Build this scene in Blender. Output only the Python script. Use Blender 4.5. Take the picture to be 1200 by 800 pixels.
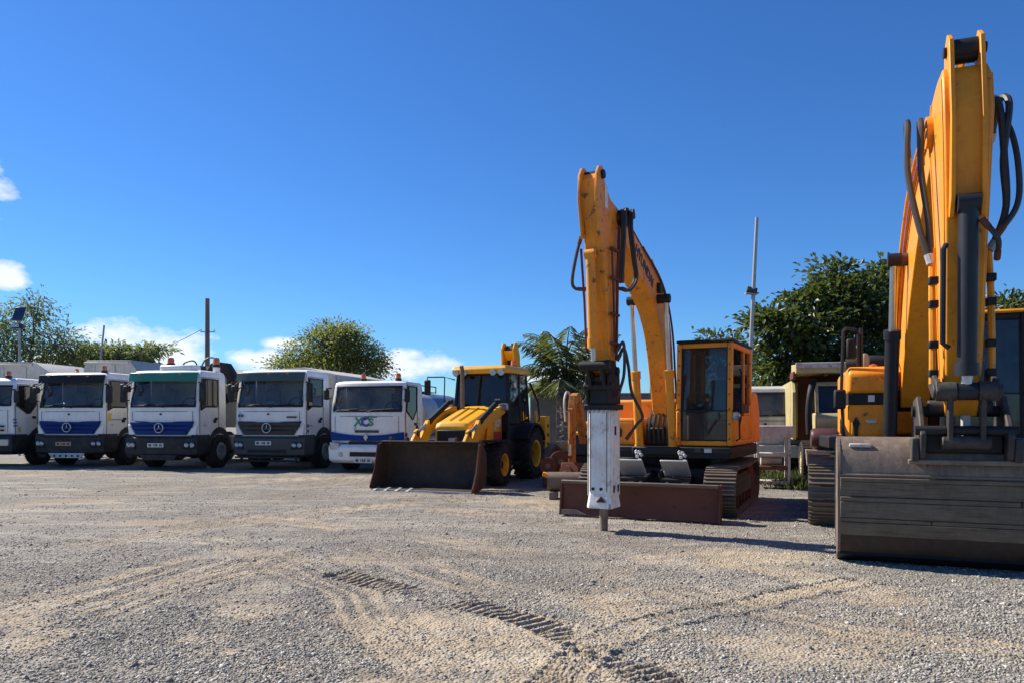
import bpy, bmesh, math, random
import numpy as np
from mathutils import Vector, Matrix, Quaternion

for o in list(bpy.data.objects):
    bpy.data.objects.remove(o)
scene = bpy.context.scene
COL = scene.collection
R = math.radians
random.seed(7)

# ------------------------------------------------------------------ camera
F, CX, HY, CH = 880.0, 600.0, 488.0, 1.6        # focal length in photo pixels, horizon row, eye height
cam_d = bpy.data.cameras.new('camera')
cam = bpy.data.objects.new('camera', cam_d)
COL.objects.link(cam)
cam.location = (0, 0, CH)
cam.rotation_euler = (R(90), 0, 0)
cam_d.sensor_width = 36
cam_d.lens = F / 1200 * 36
cam_d.shift_y = (HY - 400) / 1200
cam_d.clip_end = 3000
scene.camera = cam

# ------------------------------------------------------------------ sun, sky, exposure
SUN_EL, SUN_ROT = 41.0, -62.0
sv = Vector((math.sin(R(SUN_ROT)) * math.cos(R(SUN_EL)), math.cos(R(SUN_ROT)) * math.cos(R(SUN_EL)), math.sin(R(SUN_EL))))
sd = bpy.data.lights.new('sun', 'SUN')
sd.energy = 4.2
sd.angle = R(0.53)
sd.color = (1.0, 0.92, 0.79)
so = bpy.data.objects.new('sun', sd)
COL.objects.link(so)
so.location = (-30, 10, 40)
so.rotation_euler = (-sv).to_track_quat('-Z', 'Y').to_euler()

world = bpy.data.worlds.new('World')
scene.world = world
world.use_nodes = True
wn, wl = world.node_tree.nodes, world.node_tree.links
wn.clear()
w_out = wn.new('ShaderNodeOutputWorld')
w_bg = wn.new('ShaderNodeBackground')
w_sky = wn.new('ShaderNodeTexSky')
w_sky.sky_type = 'NISHITA'
w_sky.sun_disc = False
w_sky.sun_elevation = R(SUN_EL)
w_sky.sun_rotation = R(SUN_ROT)
w_sky.altitude = 0
w_sky.air_density = 1.0
w_sky.dust_density = 0.1
w_sky.ozone_density = 2.2
w_bg.inputs['Strength'].default_value = 0.083
w_hs = wn.new('ShaderNodeHueSaturation')
w_hs.inputs['Saturation'].default_value = 1.12
w_hs.inputs['Value'].default_value = 1.0
wl.new(w_sky.outputs[0], w_hs.inputs['Color'])
# low fair-weather clouds: noise on the sky direction, thinning out with height
w_tc = wn.new('ShaderNodeTexCoord')
w_sep = wn.new('ShaderNodeSeparateXYZ')
wl.new(w_tc.outputs['Generated'], w_sep.inputs[0])
def wmath(op, a, b=None, c=None):
    n = wn.new('ShaderNodeMath'); n.operation = op
    for i, v in enumerate((a, b, c)):
        if v is None: continue
        if isinstance(v, (int, float)): n.inputs[i].default_value = v
        else: wl.new(v, n.inputs[i])
    return n.outputs[0]
w_map = wn.new('ShaderNodeMapping')
w_map.inputs['Scale'].default_value = (1, 1, 2.0)
wl.new(w_tc.outputs['Generated'], w_map.inputs[0])
w_n1 = wn.new('ShaderNodeTexNoise')
w_n1.inputs['Scale'].default_value = 15
w_n1.inputs['Detail'].default_value = 9
w_n1.inputs['Roughness'].default_value = 0.58
wl.new(w_map.outputs[0], w_n1.inputs['Vector'])
# cloud banks given as (photo x, photo y, half width, half height) turned into sky directions
CLOUDS = [(-14, 216, 30, 30), (12, 322, 26, 15), (165, 398, 85, 22), (215, 418, 45, 16), (300, 420, 42, 14),
          (480, 428, 60, 15), (645, 440, 40, 12), (330, 402, 34, 7),
          (-160, 400, 110, 30), (-330, 330, 60, 30), (1330, 400, 90, 20), (1530, 360, 70, 26), (90, 425, 60, 14)]
bank = None
for (px, py, hw, hh) in CLOUDS:
    d = Vector(((px - CX) / F, 1, (HY - py) / F)).normalized()
    az, el = math.atan2(d.x, d.y), math.asin(d.z)
    ln = math.sqrt(1 + ((px - CX) / F) ** 2)
    waz, wel = hw / F / ln ** 2 * 1.0, hh / F / ln
    # coordinates of the sky direction: azimuth and elevation
    A = wmath('ARCTAN2', w_sep.outputs[0], w_sep.outputs[1])
    E = wmath('ARCSINE', w_sep.outputs[2])
    a = wmath('DIVIDE', wmath('SUBTRACT', A, az), waz)
    e = wmath('DIVIDE', wmath('SUBTRACT', E, el), wel)
    q = wmath('ADD', wmath('MULTIPLY', a, a), wmath('MULTIPLY', e, e))
    m = wmath('SUBTRACT', 1.0, wmath('MULTIPLY', q, 0.55))
    bank = m if bank is None else wmath('MAXIMUM', bank, m)
bank = wmath('MAXIMUM', bank, -1.0)
den = wmath('ADD', wmath('MULTIPLY', bank, 0.30), w_n1.outputs['Fac'])
w_r = wn.new('ShaderNodeMapRange')
w_r.inputs['From Min'].default_value = 0.60
w_r.inputs['From Max'].default_value = 0.80
wl.new(den, w_r.inputs['Value'])
w_mix = wn.new('ShaderNodeMix'); w_mix.data_type = 'RGBA'
wl.new(wmath('MULTIPLY', w_r.outputs[0], 0.95), w_mix.inputs['Factor'])
w_tint = wn.new('ShaderNodeMix'); w_tint.data_type = 'RGBA'; w_tint.blend_type = 'MULTIPLY'; w_tint.inputs['Factor'].default_value = 1
w_tint.inputs['B'].default_value = (0.32, 0.57, 0.89, 1)
wl.new(w_hs.outputs[0], w_tint.inputs['A']); wl.new(w_tint.outputs['Result'], w_mix.inputs['A'])
w_mix.inputs['B'].default_value = (6.2, 6.5, 7.0, 1)
wl.new(w_mix.outputs['Result'], w_bg.inputs['Color'])
wl.new(w_bg.outputs[0], w_out.inputs[0])

scene.view_settings.view_transform = 'Standard'
scene.view_settings.look = 'None'
scene.view_settings.exposure = 0.95
scene.view_settings.gamma = 1.0
scene.render.engine = 'CYCLES'

# ------------------------------------------------------------------ materials
MATS = {}
def nodes_of(m):
    m.use_nodes = True
    return m.node_tree.nodes, m.node_tree.links
def ramp(n, l, src, p0, p1):
    r = n.new('ShaderNodeMapRange')
    r.inputs['From Min'].default_value = p0
    r.inputs['From Max'].default_value = p1
    l.new(src, r.inputs['Value'])
    return r.outputs[0]
def mixc(n, l, fac, a, b):
    m = n.new('ShaderNodeMix'); m.data_type = 'RGBA'
    if isinstance(fac, (int, float)): m.inputs['Factor'].default_value = fac
    else: l.new(fac, m.inputs['Factor'])
    for k, v in (('A', a), ('B', b)):
        if isinstance(v, tuple): m.inputs[k].default_value = (*v[:3], 1)
        else: l.new(v, m.inputs[k])
    return m.outputs['Result']
def mul(n, l, a, b):
    m = n.new('ShaderNodeMath'); m.operation = 'MULTIPLY'
    for i, v in enumerate((a, b)):
        if isinstance(v, (int, float)): m.inputs[i].default_value = v
        else: l.new(v, m.inputs[i])
    return m.outputs[0]
def noise(n, l, vec, scale, detail=4, rough=0.6, sc=None):
    if sc:
        mp = n.new('ShaderNodeMapping'); mp.inputs['Scale'].default_value = sc
        l.new(vec, mp.inputs[0]); vec = mp.outputs[0]
    t = n.new('ShaderNodeTexNoise')
    t.inputs['Scale'].default_value = scale
    t.inputs['Detail'].default_value = detail
    t.inputs['Roughness'].default_value = rough
    l.new(vec, t.inputs['Vector'])
    return t.outputs['Fac']
def paint(name, col, rough=0.4, metal=0.0, dirt=(0.2, 0.15, 0.1), dirt_amt=0.35, chip=(0.12, 0.05, 0.03), chip_amt=0.0,
          fade=0.12, bump=0.0, scale=1.0, streak=0.0, coat=0.0, hstreak=0.0, hcol=(0.02, 0.016, 0.012), spec=0.5):
    """painted or bare surface with blotches of dirt, run-off streaks, chips and slight fading"""
    if name in MATS: return MATS[name]
    m = bpy.data.materials.new(name); n, l = nodes_of(m)
    b = n['Principled BSDF']
    tc = n.new('ShaderNodeTexCoord'); oi = n.new('ShaderNodeObjectInfo')
    ad = n.new('ShaderNodeVectorMath'); ad.operation = 'ADD'
    l.new(tc.outputs['Object'], ad.inputs[0]); l.new(oi.outputs['Location'], ad.inputs[1])
    v = ad.outputs[0]
    lighter = tuple(min(1, c * (1 + fade) + fade * 0.1) for c in col)
    darker = tuple(c * (1 - fade) for c in col)
    c = mixc(n, l, noise(n, l, v, 1.3 * scale, 5), darker, lighter)
    dn = noise(n, l, v, 3.5 * scale, 8, 0.68)
    df = mul(n, l, ramp(n, l, dn, 0.45, 0.78), dirt_amt)
    c = mixc(n, l, df, c, dirt)
    if streak > 0:
        sn = noise(n, l, v, 2.0 * scale, 5, 0.6, (9, 9, 0.6))
        c = mixc(n, l, mul(n, l, ramp(n, l, sn, 0.5, 0.75), streak), c, dirt)
    if hstreak > 0:
        hn = noise(n, l, v, 2.2 * scale, 6, 0.65, (0.7, 3, 16))
        c = mixc(n, l, mul(n, l, ramp(n, l, hn, 0.48, 0.66), hstreak), c, hcol)
    if chip_amt > 0:
        cn = noise(n, l, v, 9 * scale, 10, 0.72)
        cl = ramp(n, l, noise(n, l, v, 1.1 * scale, 4, 0.6), 0.42, 0.62)          # wear comes in patches
        c = mixc(n, l, mul(n, l, cl, ramp(n, l, cn, 0.64 - 0.16 * chip_amt, 0.70 - 0.14 * chip_amt)), c, chip)
    l.new(c, b.inputs['Base Color'])
    rr = n.new('ShaderNodeMapRange')
    rr.inputs['To Min'].default_value = max(0.05, rough - 0.1); rr.inputs['To Max'].default_value = min(1, rough + 0.2)
    l.new(dn, rr.inputs['Value']); l.new(rr.outputs[0], b.inputs['Roughness'])
    b.inputs['Metallic'].default_value = metal
    b.inputs['Coat Weight'].default_value = coat
    b.inputs['Specular IOR Level'].default_value = spec
    if bump > 0:
        bp = n.new('ShaderNodeBump'); bp.inputs['Strength'].default_value = bump; bp.inputs['Distance'].default_value = 0.01
        l.new(noise(n, l, v, 14 * scale, 8, 0.7), bp.inputs['Height']); l.new(bp.outputs[0], b.inputs['Normal'])
    MATS[name] = m
    return m
def glass(name, tint, gloss=0.5, opacity=0.0):
    if name in MATS: return MATS[name]
    m = bpy.data.materials.new(name); n, l = nodes_of(m)
    n.remove(n['Principled BSDF'])
    out = n['Material Output']
    t = n.new('ShaderNodeBsdfTransparent'); t.inputs[0].default_value = (*tint, 1)
    g = n.new('ShaderNodeBsdfGlossy'); g.inputs['Roughness'].default_value = 0.03; g.inputs[0].default_value = (0.95, 0.97, 1, 1)
    d = n.new('ShaderNodeBsdfDiffuse'); d.inputs[0].default_value = (0.22, 0.21, 0.19, 1)
    tc = n.new('ShaderNodeTexCoord')
    mx0 = n.new('ShaderNodeMixShader')
    l.new(mul(n, l, ramp(n, l, noise(n, l, tc.outputs['Object'], 3, 6), 0.15, 0.85), opacity), mx0.inputs[0])
    l.new(t.outputs[0], mx0.inputs[1]); l.new(d.outputs[0], mx0.inputs[2])
    fr = n.new('ShaderNodeFresnel'); fr.inputs[0].default_value = 1.5
    mx = n.new('ShaderNodeMixShader')
    l.new(fr.outputs[0], mx.inputs[0]); l.new(mx0.outputs[0], mx.inputs[1]); l.new(g.outputs[0], mx.inputs[2])
    l.new(mx.outputs[0], out.inputs['Surface'])
    MATS[name] = m
    return m

ORANGE = paint('orange_paint', (0.80, 0.29, 0.009), 0.45, spec=0.35, dirt=(0.40, 0.18, 0.05), dirt_amt=0.6, chip_amt=0.55, chip=(0.10, 0.045, 0.025), fade=0.16, streak=0.3, bump=0.08)
AMBER = paint('amber_paint', (0.82, 0.295, 0.007), 0.42, spec=0.35, dirt=(0.40, 0.15, 0.03), dirt_amt=0.5, chip_amt=0.35, chip=(0.12, 0.05, 0.03), fade=0.12, streak=0.35, bump=0.06)
YELLOW = paint('yellow_paint', (0.84, 0.42, 0.010), 0.4, spec=0.35, dirt=(0.3, 0.17, 0.06), dirt_amt=0.35, chip_amt=0.1, fade=0.1, streak=0.15, coat=0.25)
PALEYEL = paint('faded_yellow_paint', (0.46, 0.38, 0.17), 0.6, dirt=(0.25, 0.16, 0.07), dirt_amt=0.6, chip_amt=0.5, fade=0.2, streak=0.4)
WHITE = paint('white_paint', (0.87, 0.845, 0.79), 0.35, dirt=(0.45, 0.39, 0.31), dirt_amt=0.35, fade=0.04, streak=0.22, coat=0.3)
OFFWHITE = paint('rusty_white_paint', (0.56, 0.53, 0.47), 0.6, dirt=(0.25, 0.16, 0.09), dirt_amt=0.6, chip_amt=0.7, chip=(0.14, 0.07, 0.04), streak=0.4)
HAMMERW = paint('hammer_white_paint', (0.88, 0.85, 0.78), 0.45, dirt=(0.46, 0.31, 0.18), dirt_amt=0.6, chip_amt=0.7, chip=(0.16, 0.1, 0.07), streak=0.5)
BLUE = paint('blue_paint', (0.001, 0.034, 0.20), 0.5, dirt=(0.02, 0.04, 0.08), dirt_amt=0.2, fade=0.0, spec=0.25)
GREENV = paint('green_visor', (0.02, 0.20, 0.11), 0.25, dirt=(0.1, 0.1, 0.08), dirt_amt=0.25, coat=0.3)
OLIVEV = paint('smoked_green_visor', (0.055, 0.085, 0.065), 0.3, dirt=(0.1, 0.1, 0.08), dirt_amt=0.3)
PLASTIC = paint('dark_plastic', (0.014, 0.015, 0.017), 0.55, spec=0.3, dirt=(0.13, 0.115, 0.09), dirt_amt=0.45, bump=0.05)
GREYPL = paint('grey_plastic', (0.040, 0.043, 0.043), 0.5, dirt=(0.10, 0.09, 0.07), dirt_amt=0.4)
BLACK = paint('black_paint', (0.009, 0.009, 0.010), 0.55, spec=0.3, dirt=(0.045, 0.035, 0.028), dirt_amt=0.4, bump=0.05)
NAVY = paint('dark_navy_paint', (0.008, 0.011, 0.018), 0.42, spec=0.35, dirt=(0.05, 0.04, 0.03), dirt_amt=0.3, bump=0.05)
RUBBER = paint('rubber', (0.013, 0.013, 0.013), 0.75, spec=0.25, dirt=(0.12, 0.095, 0.07), dirt_amt=0.55, bump=0.1)
HOSE = paint('hose_rubber', (0.02, 0.02, 0.02), 0.5, dirt=(0.1, 0.07, 0.05), dirt_amt=0.5)
BUCKET = paint('worn_bucket_steel', (0.125, 0.092, 0.068), 0.6, 0.0, spec=0.25, dirt=(0.31, 0.24, 0.175), dirt_amt=0.8, chip_amt=0.35, chip=(0.055, 0.035, 0.026), fade=0.3, bump=0.45, streak=0.6)
SHELLBOT = paint('scraped_bucket_steel', (0.13, 0.095, 0.06), 0.6, 0.0, spec=0.25, dirt=(0.23, 0.17, 0.11), dirt_amt=0.85, fade=0.4, bump=0.6, scale=1.5, hstreak=0.6, hcol=(0.05, 0.037, 0.026), streak=0.3)
GREASE = paint('greasy_steel', (0.040, 0.034, 0.030), 0.55, spec=0.3, dirt=(0.15, 0.125, 0.10), dirt_amt=0.6, bump=0.3, scale=2)
LBUCKET = paint('loader_bucket_steel', (0.036, 0.023, 0.015), 0.65, 0.0, spec=0.2, dirt=(0.15, 0.075, 0.035), dirt_amt=0.6, chip_amt=0.3, chip=(0.1, 0.05, 0.03), fade=0.3, bump=0.3, streak=0.3)
RUST = paint('rusty_steel', (0.125, 0.042, 0.024), 0.8, spec=0.15, dirt=(0.115, 0.055, 0.032), dirt_amt=0.6, chip_amt=0.3, chip=(0.05, 0.025, 0.02), fade=0.3, bump=0.3, streak=0.3)
TRACK = paint('track_steel', (0.15, 0.115, 0.085), 0.6, 0.3, dirt=(0.30, 0.24, 0.17), dirt_amt=0.65, chip_amt=0.3, chip=(0.09, 0.05, 0.03), bump=0.25)
STEEL = paint('galvanised_plate', (0.46, 0.47, 0.48), 0.45, 0.4, dirt=(0.25, 0.23, 0.2), dirt_amt=0.5)
CHROME = paint('chrome', (0.55, 0.55, 0.55), 0.28, 1.0, dirt=(0.2, 0.16, 0.12), dirt_amt=0.5)
GREYST = paint('tipper_grey_steel', (0.46, 0.45, 0.42), 0.55, 0.1, dirt=(0.28, 0.24, 0.18), dirt_amt=0.5, chip_amt=0.25, streak=0.35, bump=0.1)
TANK = paint('tank_silver', (0.46, 0.48, 0.50), 0.4, 0.35, dirt=(0.26, 0.25, 0.22), dirt_amt=0.4, streak=0.2)
TANKBLUE = paint('tank_blue', (0.07, 0.12, 0.24), 0.45, dirt=(0.2, 0.2, 0.2), dirt_amt=0.4)
HUB = paint('wheel_grey', (0.30, 0.30, 0.30), 0.5, 0.2, dirt=(0.10, 0.075, 0.06), dirt_amt=0.8)
LAMP = paint('lamp_lens', (0.42, 0.43, 0.44), 0.15, 0.6, dirt=(0.12, 0.11, 0.1), dirt_amt=0.6, coat=0.6, scale=4)
BEACON = paint('beacon_amber', (0.62, 0.13, 0.012), 0.2, dirt_amt=0.15, coat=0.5)
PLATEW = paint('plate_white', (0.7, 0.7, 0.68), 0.4)
PLATEY = paint('plate_orange', (0.62, 0.33, 0.2), 0.4)
INK = paint('print_black', (0.02, 0.02, 0.025), 0.5)
INKBLUE = paint('print_blue', (0.03, 0.06, 0.3), 0.4)
INKGREEN = paint('print_green', (0.02, 0.26, 0.14), 0.4)
INKRED = paint('print_red', (0.5, 0.03, 0.02), 0.4)
STICKER = paint('sticker_yellow', (0.72, 0.55, 0.05), 0.4)
CONCRETE = paint('concrete_wall', (0.22, 0.22, 0.215), 0.85, dirt=(0.10, 0.10, 0.09), dirt_amt=0.6, streak=0.5, bump=0.2)
GALV = paint('galvanised_pole', (0.34, 0.35, 0.36), 0.45, 0.4, dirt=(0.2, 0.18, 0.16), dirt_amt=0.3)
WOOD = paint('weathered_wood', (0.20, 0.15, 0.115), 0.8, dirt=(0.1, 0.08, 0.06), dirt_amt=0.5, streak=0.5)
BARK = paint('bark', (0.12, 0.09, 0.065), 0.9, dirt=(0.06, 0.05, 0.04), dirt_amt=0.6, bump=0.5)
PALMBARK = paint('palm_bark', (0.20, 0.165, 0.125), 0.9, dirt=(0.1, 0.08, 0.06), dirt_amt=0.6, bump=0.5)
DARKRED = paint('dark_red_tank', (0.075, 0.02, 0.02), 0.4, dirt=(0.12, 0.08, 0.06), dirt_amt=0.5)
REDWHITE = paint('weathered_red_white', (0.62, 0.50, 0.40), 0.6, dirt=(0.45, 0.06, 0.04), dirt_amt=0.9, chip_amt=0.4, chip=(0.4, 0.05, 0.03), scale=2)
OLDWHITE = paint('dull_white_paint', (0.50, 0.49, 0.45), 0.55, dirt=(0.25, 0.2, 0.15), dirt_amt=0.6, chip_amt=0.3, streak=0.4)
SEAT = paint('seat_fabric', (0.03, 0.032, 0.04), 0.85)
GREYSEAT = paint('grey_seat_fabric', (0.22, 0.23, 0.24), 0.85)
SOLAR = paint('solar_cell', (0.012, 0.02, 0.06), 0.2, coat=0.6)
OLDORANGE = paint('rusty_orange_paint', (0.42, 0.17, 0.025), 0.6, spec=0.25, dirt=(0.12, 0.06, 0.03), dirt_amt=0.8, chip_amt=0.8, chip=(0.07, 0.03, 0.02), streak=0.5)
GLASS = glass('cab_glass', (0.50, 0.56, 0.57), opacity=0.20)
GLASSD = glass('tinted_glass', (0.16, 0.18, 0.19), opacity=0.15)
GLASST = glass('truck_glass', (0.58, 0.64, 0.60), opacity=0.42)

def leaf_mat(name, dark, light, trans=0.35, rough=0.5):
    m = bpy.data.materials.new(name); n, l = nodes_of(m)
    b = n['Principled BSDF']; out = n['Material Output']
    at = n.new('ShaderNodeAttribute'); at.attribute_name = 'tone'
    c = mixc(n, l, at.outputs['Fac'], dark, light)
    l.new(c, b.inputs['Base Color']); b.inputs['Roughness'].default_value = rough
    t = n.new('ShaderNodeBsdfTranslucent')
    l.new(mixc(n, l, 0.35, c, (0.3, 0.36, 0.03)), t.inputs[0])
    mx = n.new('ShaderNodeMixShader'); mx.inputs[0].default_value = trans
    l.new(b.outputs[0], mx.inputs[1]); l.new(t.outputs[0], mx.inputs[2]); l.new(mx.outputs[0], out.inputs['Surface'])
    return m

# ------------------------------------------------------------------ mesh helpers
def V(*a): return Vector(a)
def gp(px, py):
    """a photo pixel on the ground plane"""
    Y = F * CH / (py - HY)
    return Vector(((px - CX) / F * Y, Y, 0))
def at(px, py, Y):
    """a photo pixel at a known distance Y"""
    return Vector(((px - CX) / F * Y, Y, CH + (HY - py) / F * Y))

class MB:
    def __init__(s): s.v, s.f = [], []
    def add(s, vs, fs):
        k = len(s.v); s.v += [tuple(p) for p in vs]; s.f += [tuple(i + k for i in f) for f in fs]; return s
    def box(s, x0, x1, y0, y1, z0, z1):
        return s.hexa([(x0, y0, z0), (x1, y0, z0), (x1, y1, z0), (x0, y1, z0), (x0, y0, z1), (x1, y0, z1), (x1, y1, z1), (x0, y1, z1)])
    def hexa(s, p):
        return s.add(p, [(3, 2, 1, 0), (4, 5, 6, 7), (0, 1, 5, 4), (1, 2, 6, 5), (2, 3, 7, 6), (3, 0, 4, 7)])
    def obox(s, c, size, mat):
        h = [x / 2 for x in size]
        p = [(-1, -1, -1), (1, -1, -1), (1, 1, -1), (-1, 1, -1), (-1, -1, 1), (1, -1, 1), (1, 1, 1), (-1, 1, 1)]
        return s.hexa([Vector(c) + mat @ Vector((a * h[0], b * h[1], d * h[2])) for a, b, d in p])
    def prism(s, poly, x0, x1, mapf=None):
        """polygon of (y, z) pushed along x (or mapped by mapf(x, a, b))"""
        f = mapf or (lambda x, a, b: (x, a, b))
        n = len(poly)
        vs = [f(x0, *p) for p in poly] + [f(x1, *p) for p in poly]
        fs = [tuple(range(n))[::-1], tuple(range(n, 2 * n))] + [(i, (i + 1) % n, n + (i + 1) % n, n + i) for i in range(n)]
        return s.add(vs, fs)
    def loft(s, rings, closed=True, caps=True):
        n = len(rings[0]); vs = [p for r in rings for p in r]; fs = []
        for k in range(len(rings) - 1):
            for i in range(n if closed else n - 1):
                j = (i + 1) % n
                fs.append((k * n + i, k * n + j, (k + 1) * n + j, (k + 1) * n + i))
        if caps:
            fs.append(tuple(range(n))[::-1]); b = (len(rings) - 1) * n; fs.append(tuple(b + i for i in range(n)))
        return s.add(vs, fs)
    def cyl(s, p0, p1, r0, r1=None, n=16):
        r1 = r0 if r1 is None else r1
        return s.tube([p0, p1], [r0, r1], n)
    def tube(s, pts, r, n=8):
        pts = [Vector(p) for p in pts]
        rs = r if isinstance(r, (list, tuple)) else [r] * len(pts)
        d0 = (pts[1] - pts[0]).normalized()
        up = Vector((0, 0, 1)) if abs(d0.z) < 0.9 else Vector((0, 1, 0))
        a = d0.cross(up).normalized(); rings = []
        for i, p in enumerate(pts):
            d = (pts[min(i + 1, len(pts) - 1)] - pts[max(i - 1, 0)]).normalized()
            a = (a - d * a.dot(d)).normalized(); b = d.cross(a)
            rings.append([p + (a * math.cos(t) + b * math.sin(t)) * rs[i] for t in [2 * math.pi * k / n for k in range(n)]])
        return s.loft(rings)
    def beam(s, p0, p1, w, h, up=(0, 0, 1)):
        p0, p1 = Vector(p0), Vector(p1); d = (p1 - p0); L = d.length; d.normalize()
        u = Vector(up)
        if abs(d.dot(u)) > 0.98: u = Vector((0, 1, 0))
        x = d.cross(u).normalized(); z = x.cross(d)
        m = Matrix((x, d, z)).transposed()
        return s.obox((p0 + p1) / 2, (w, L, h), m)
    def lathe(s, prof, o, axis='x', n=28):
        """profile of (radius, axial) round an axis through o"""
        rings = []
        for (r, a) in prof:
            ring = []
            for k in range(n):
                t = 2 * math.pi * k / n; c, q = r * math.cos(t), r * math.sin(t)
                ring.append(V(o[0] + a, o[1] + c, o[2] + q) if axis == 'x' else V(o[0] + c, o[1] + a, o[2] + q) if axis == 'y' else V(o[0] + c, o[1] + q, o[2] + a))
            rings.append(ring)
        if prof[0][0] > 0.02 and prof[-1][0] > 0.02: rings.append(rings[0])
        return s.loft(rings, caps=False)
    def plate(s, quad, t):
        """polygon of points given a thickness t along its normal (both ways)"""
        q = [Vector(p) for p in quad]; nrm = (q[1] - q[0]).cross(q[2] - q[0]).normalized() * (t / 2)
        n = len(q); vs = [p - nrm for p in q] + [p + nrm for p in q]
        return s.add(vs, [tuple(range(n))[::-1], tuple(range(n, 2 * n))] + [(i, (i + 1) % n, n + (i + 1) % n, n + i) for i in range(n)])
    def build(s, name, mat, parent=None, bevel=0.0, smooth=True, seg=2, ang=38, loc=None, rz=None, fix=True):
        me = bpy.data.meshes.new(name)
        me.from_pydata(s.v, [], s.f)
        if fix:
            bm = bmesh.new(); bm.from_mesh(me); bmesh.ops.recalc_face_normals(bm, faces=bm.faces); bm.to_mesh(me); bm.free()
        me.materials.append(mat)
        if smooth:
            me.shade_smooth(); me.set_sharp_from_angle(angle=R(ang))
        o = bpy.data.objects.new(name, me); COL.objects.link(o)
        if parent is not None: o.parent = parent
        if loc is not None: o.location = loc
        if rz is not None: o.rotation_euler.z = rz
        if bevel > 0:
            bv = o.modifiers.new('bevel', 'BEVEL'); bv.width = bevel; bv.segments = seg; bv.limit_method = 'ANGLE'; bv.angle_limit = R(35)
            bv.harden_normals = False
        return o
def part_of(s): return s
def empty(name, label, cat, loc, rz=0.0, group=None):
    o = bpy.data.objects.new(name, None); COL.objects.link(o)
    o.location = loc; o.rotation_euler.z = rz; o.empty_display_size = 0.3
    return tag(o, label, cat, group)
def tag(o, label, cat, group=None):
    o['label'] = label; o['category'] = cat
    if group: o['group'] = group
    return o
def structure(o): o['kind'] = 'structure'; return o
def hose(parent, pts, r, rz=None, n=8, mat=None):
    """rubber hose with crimped steel ends"""
    P = catmull(pts)
    o = MB().tube(P, r, n).build('hose', mat or HOSE, parent, rz=rz)
    for a, b in ((P[0], P[1]), (P[-1], P[-2])):
        d = (b - a).normalized(); MB().cyl(a - d * 0.02, a + d * 0.09, r * 1.22, n=8).build('hose_end', STEEL if r > 0.03 else RUST, o)
    return o
def catmull(pts, n=6):
    P = [Vector(p) for p in pts]; P = [P[0] * 2 - P[1]] + P + [P[-1] * 2 - P[-2]]; out = []
    for i in range(1, len(P) - 2):
        for k in range(n):
            t = k / n
            out.append(0.5 * ((2 * P[i]) + (P[i + 1] - P[i - 1]) * t + (2 * P[i - 1] - 5 * P[i] + 4 * P[i + 1] - P[i + 2]) * t * t + (3 * P[i] - P[i - 1] - 3 * P[i + 1] + P[i + 2]) * t ** 3))
    out.append(P[-2]); return out
def text_mesh(name, body, size, mat, parent, origin, xdir, updir, bold=0.0, shear=0.0, depth=0.004, align='CENTER'):
    """flat lettering laid on a surface"""
    cu = bpy.data.curves.new(name, 'FONT'); cu.body = body; cu.size = size; cu.offset = bold; cu.shear = shear
    cu.extrude = depth; cu.align_x = align; cu.align_y = 'CENTER'
    tmp = bpy.data.objects.new(name, cu); COL.objects.link(tmp)
    dg = bpy.context.evaluated_depsgraph_get()
    me = bpy.data.meshes.new_from_object(tmp.evaluated_get(dg))
    bpy.data.objects.remove(tmp)
    x = Vector(xdir).normalized(); u = Vector(updir); z = x.cross(u).normalized(); y = z.cross(x)
    M = Matrix((x, y, z)).transposed().to_4x4(); M.translation = Vector(origin)
    me.transform(M); me.materials.clear(); me.materials.append(mat)
    o = bpy.data.objects.new(name, me); COL.objects.link(o); o.parent = parent
    return o

# ------------------------------------------------------------------ ground
rng = np.random.default_rng(11)
def vnoise(x, y, seed=0):
    xi, yi = np.floor(x).astype(np.int64), np.floor(y).astype(np.int64)
    fx, fy = x - xi, y - yi
    fx, fy = fx * fx * (3 - 2 * fx), fy * fy * (3 - 2 * fy)
    def h(a, b):
        n = (a * 374761393 + b * 668265263 + seed * 974634721) & 0xffffffff
        n = ((n ^ (n >> 13)) * 1274126177) & 0xffffffff
        return ((n ^ (n >> 16)) & 0xffff) / 65535.0
    return (h(xi, yi) * (1 - fx) + h(xi + 1, yi) * fx) * (1 - fy) + (h(xi, yi + 1) * (1 - fx) + h(xi + 1, yi + 1) * fx) * fy
def fbm(x, y, o=4, seed=0):
    s, a, t = 0, 1, 0
    for i in range(o):
        s = s + a * vnoise(x * 2 ** i + 17.3 * i, y * 2 ** i - 9.1 * i, seed + i); t += a; a *= 0.5
    return s / t
def sstep(a, b, x):
    t = np.clip((x - a) / (b - a), 0, 1); return t * t * (3 - 2 * t)
def lane(x, y, pts, w):
    """distance across and along a worn lane through the given ground points"""
    best = np.full(x.shape, 1e9); along = np.zeros(x.shape); run = 0
    for (ax, ay), (bx, by) in zip(pts[:-1], pts[1:]):
        dx, dy = bx - ax, by - ay; L = math.hypot(dx, dy)
        t = np.clip(((x - ax) * dx + (y - ay) * dy) / L ** 2, 0, 1)
        d = np.hypot(x - ax - t * dx, y - ay - t * dy)
        along = np.where(d < best, run + t * L, along); best = np.minimum(best, d); run += L
    return best / w, along
def G2(px, py): p = gp(px, py); return (p.x, p.y)
TREADS = [([G2(400, 672), G2(470, 690), G2(560, 712), G2(650, 738), G2(760, 790), G2(860, 850)], 0.19),
          ([G2(1000, 680), G2(880, 705), G2(760, 730), G2(690, 760), G2(600, 850)], 0.15)]
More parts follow.
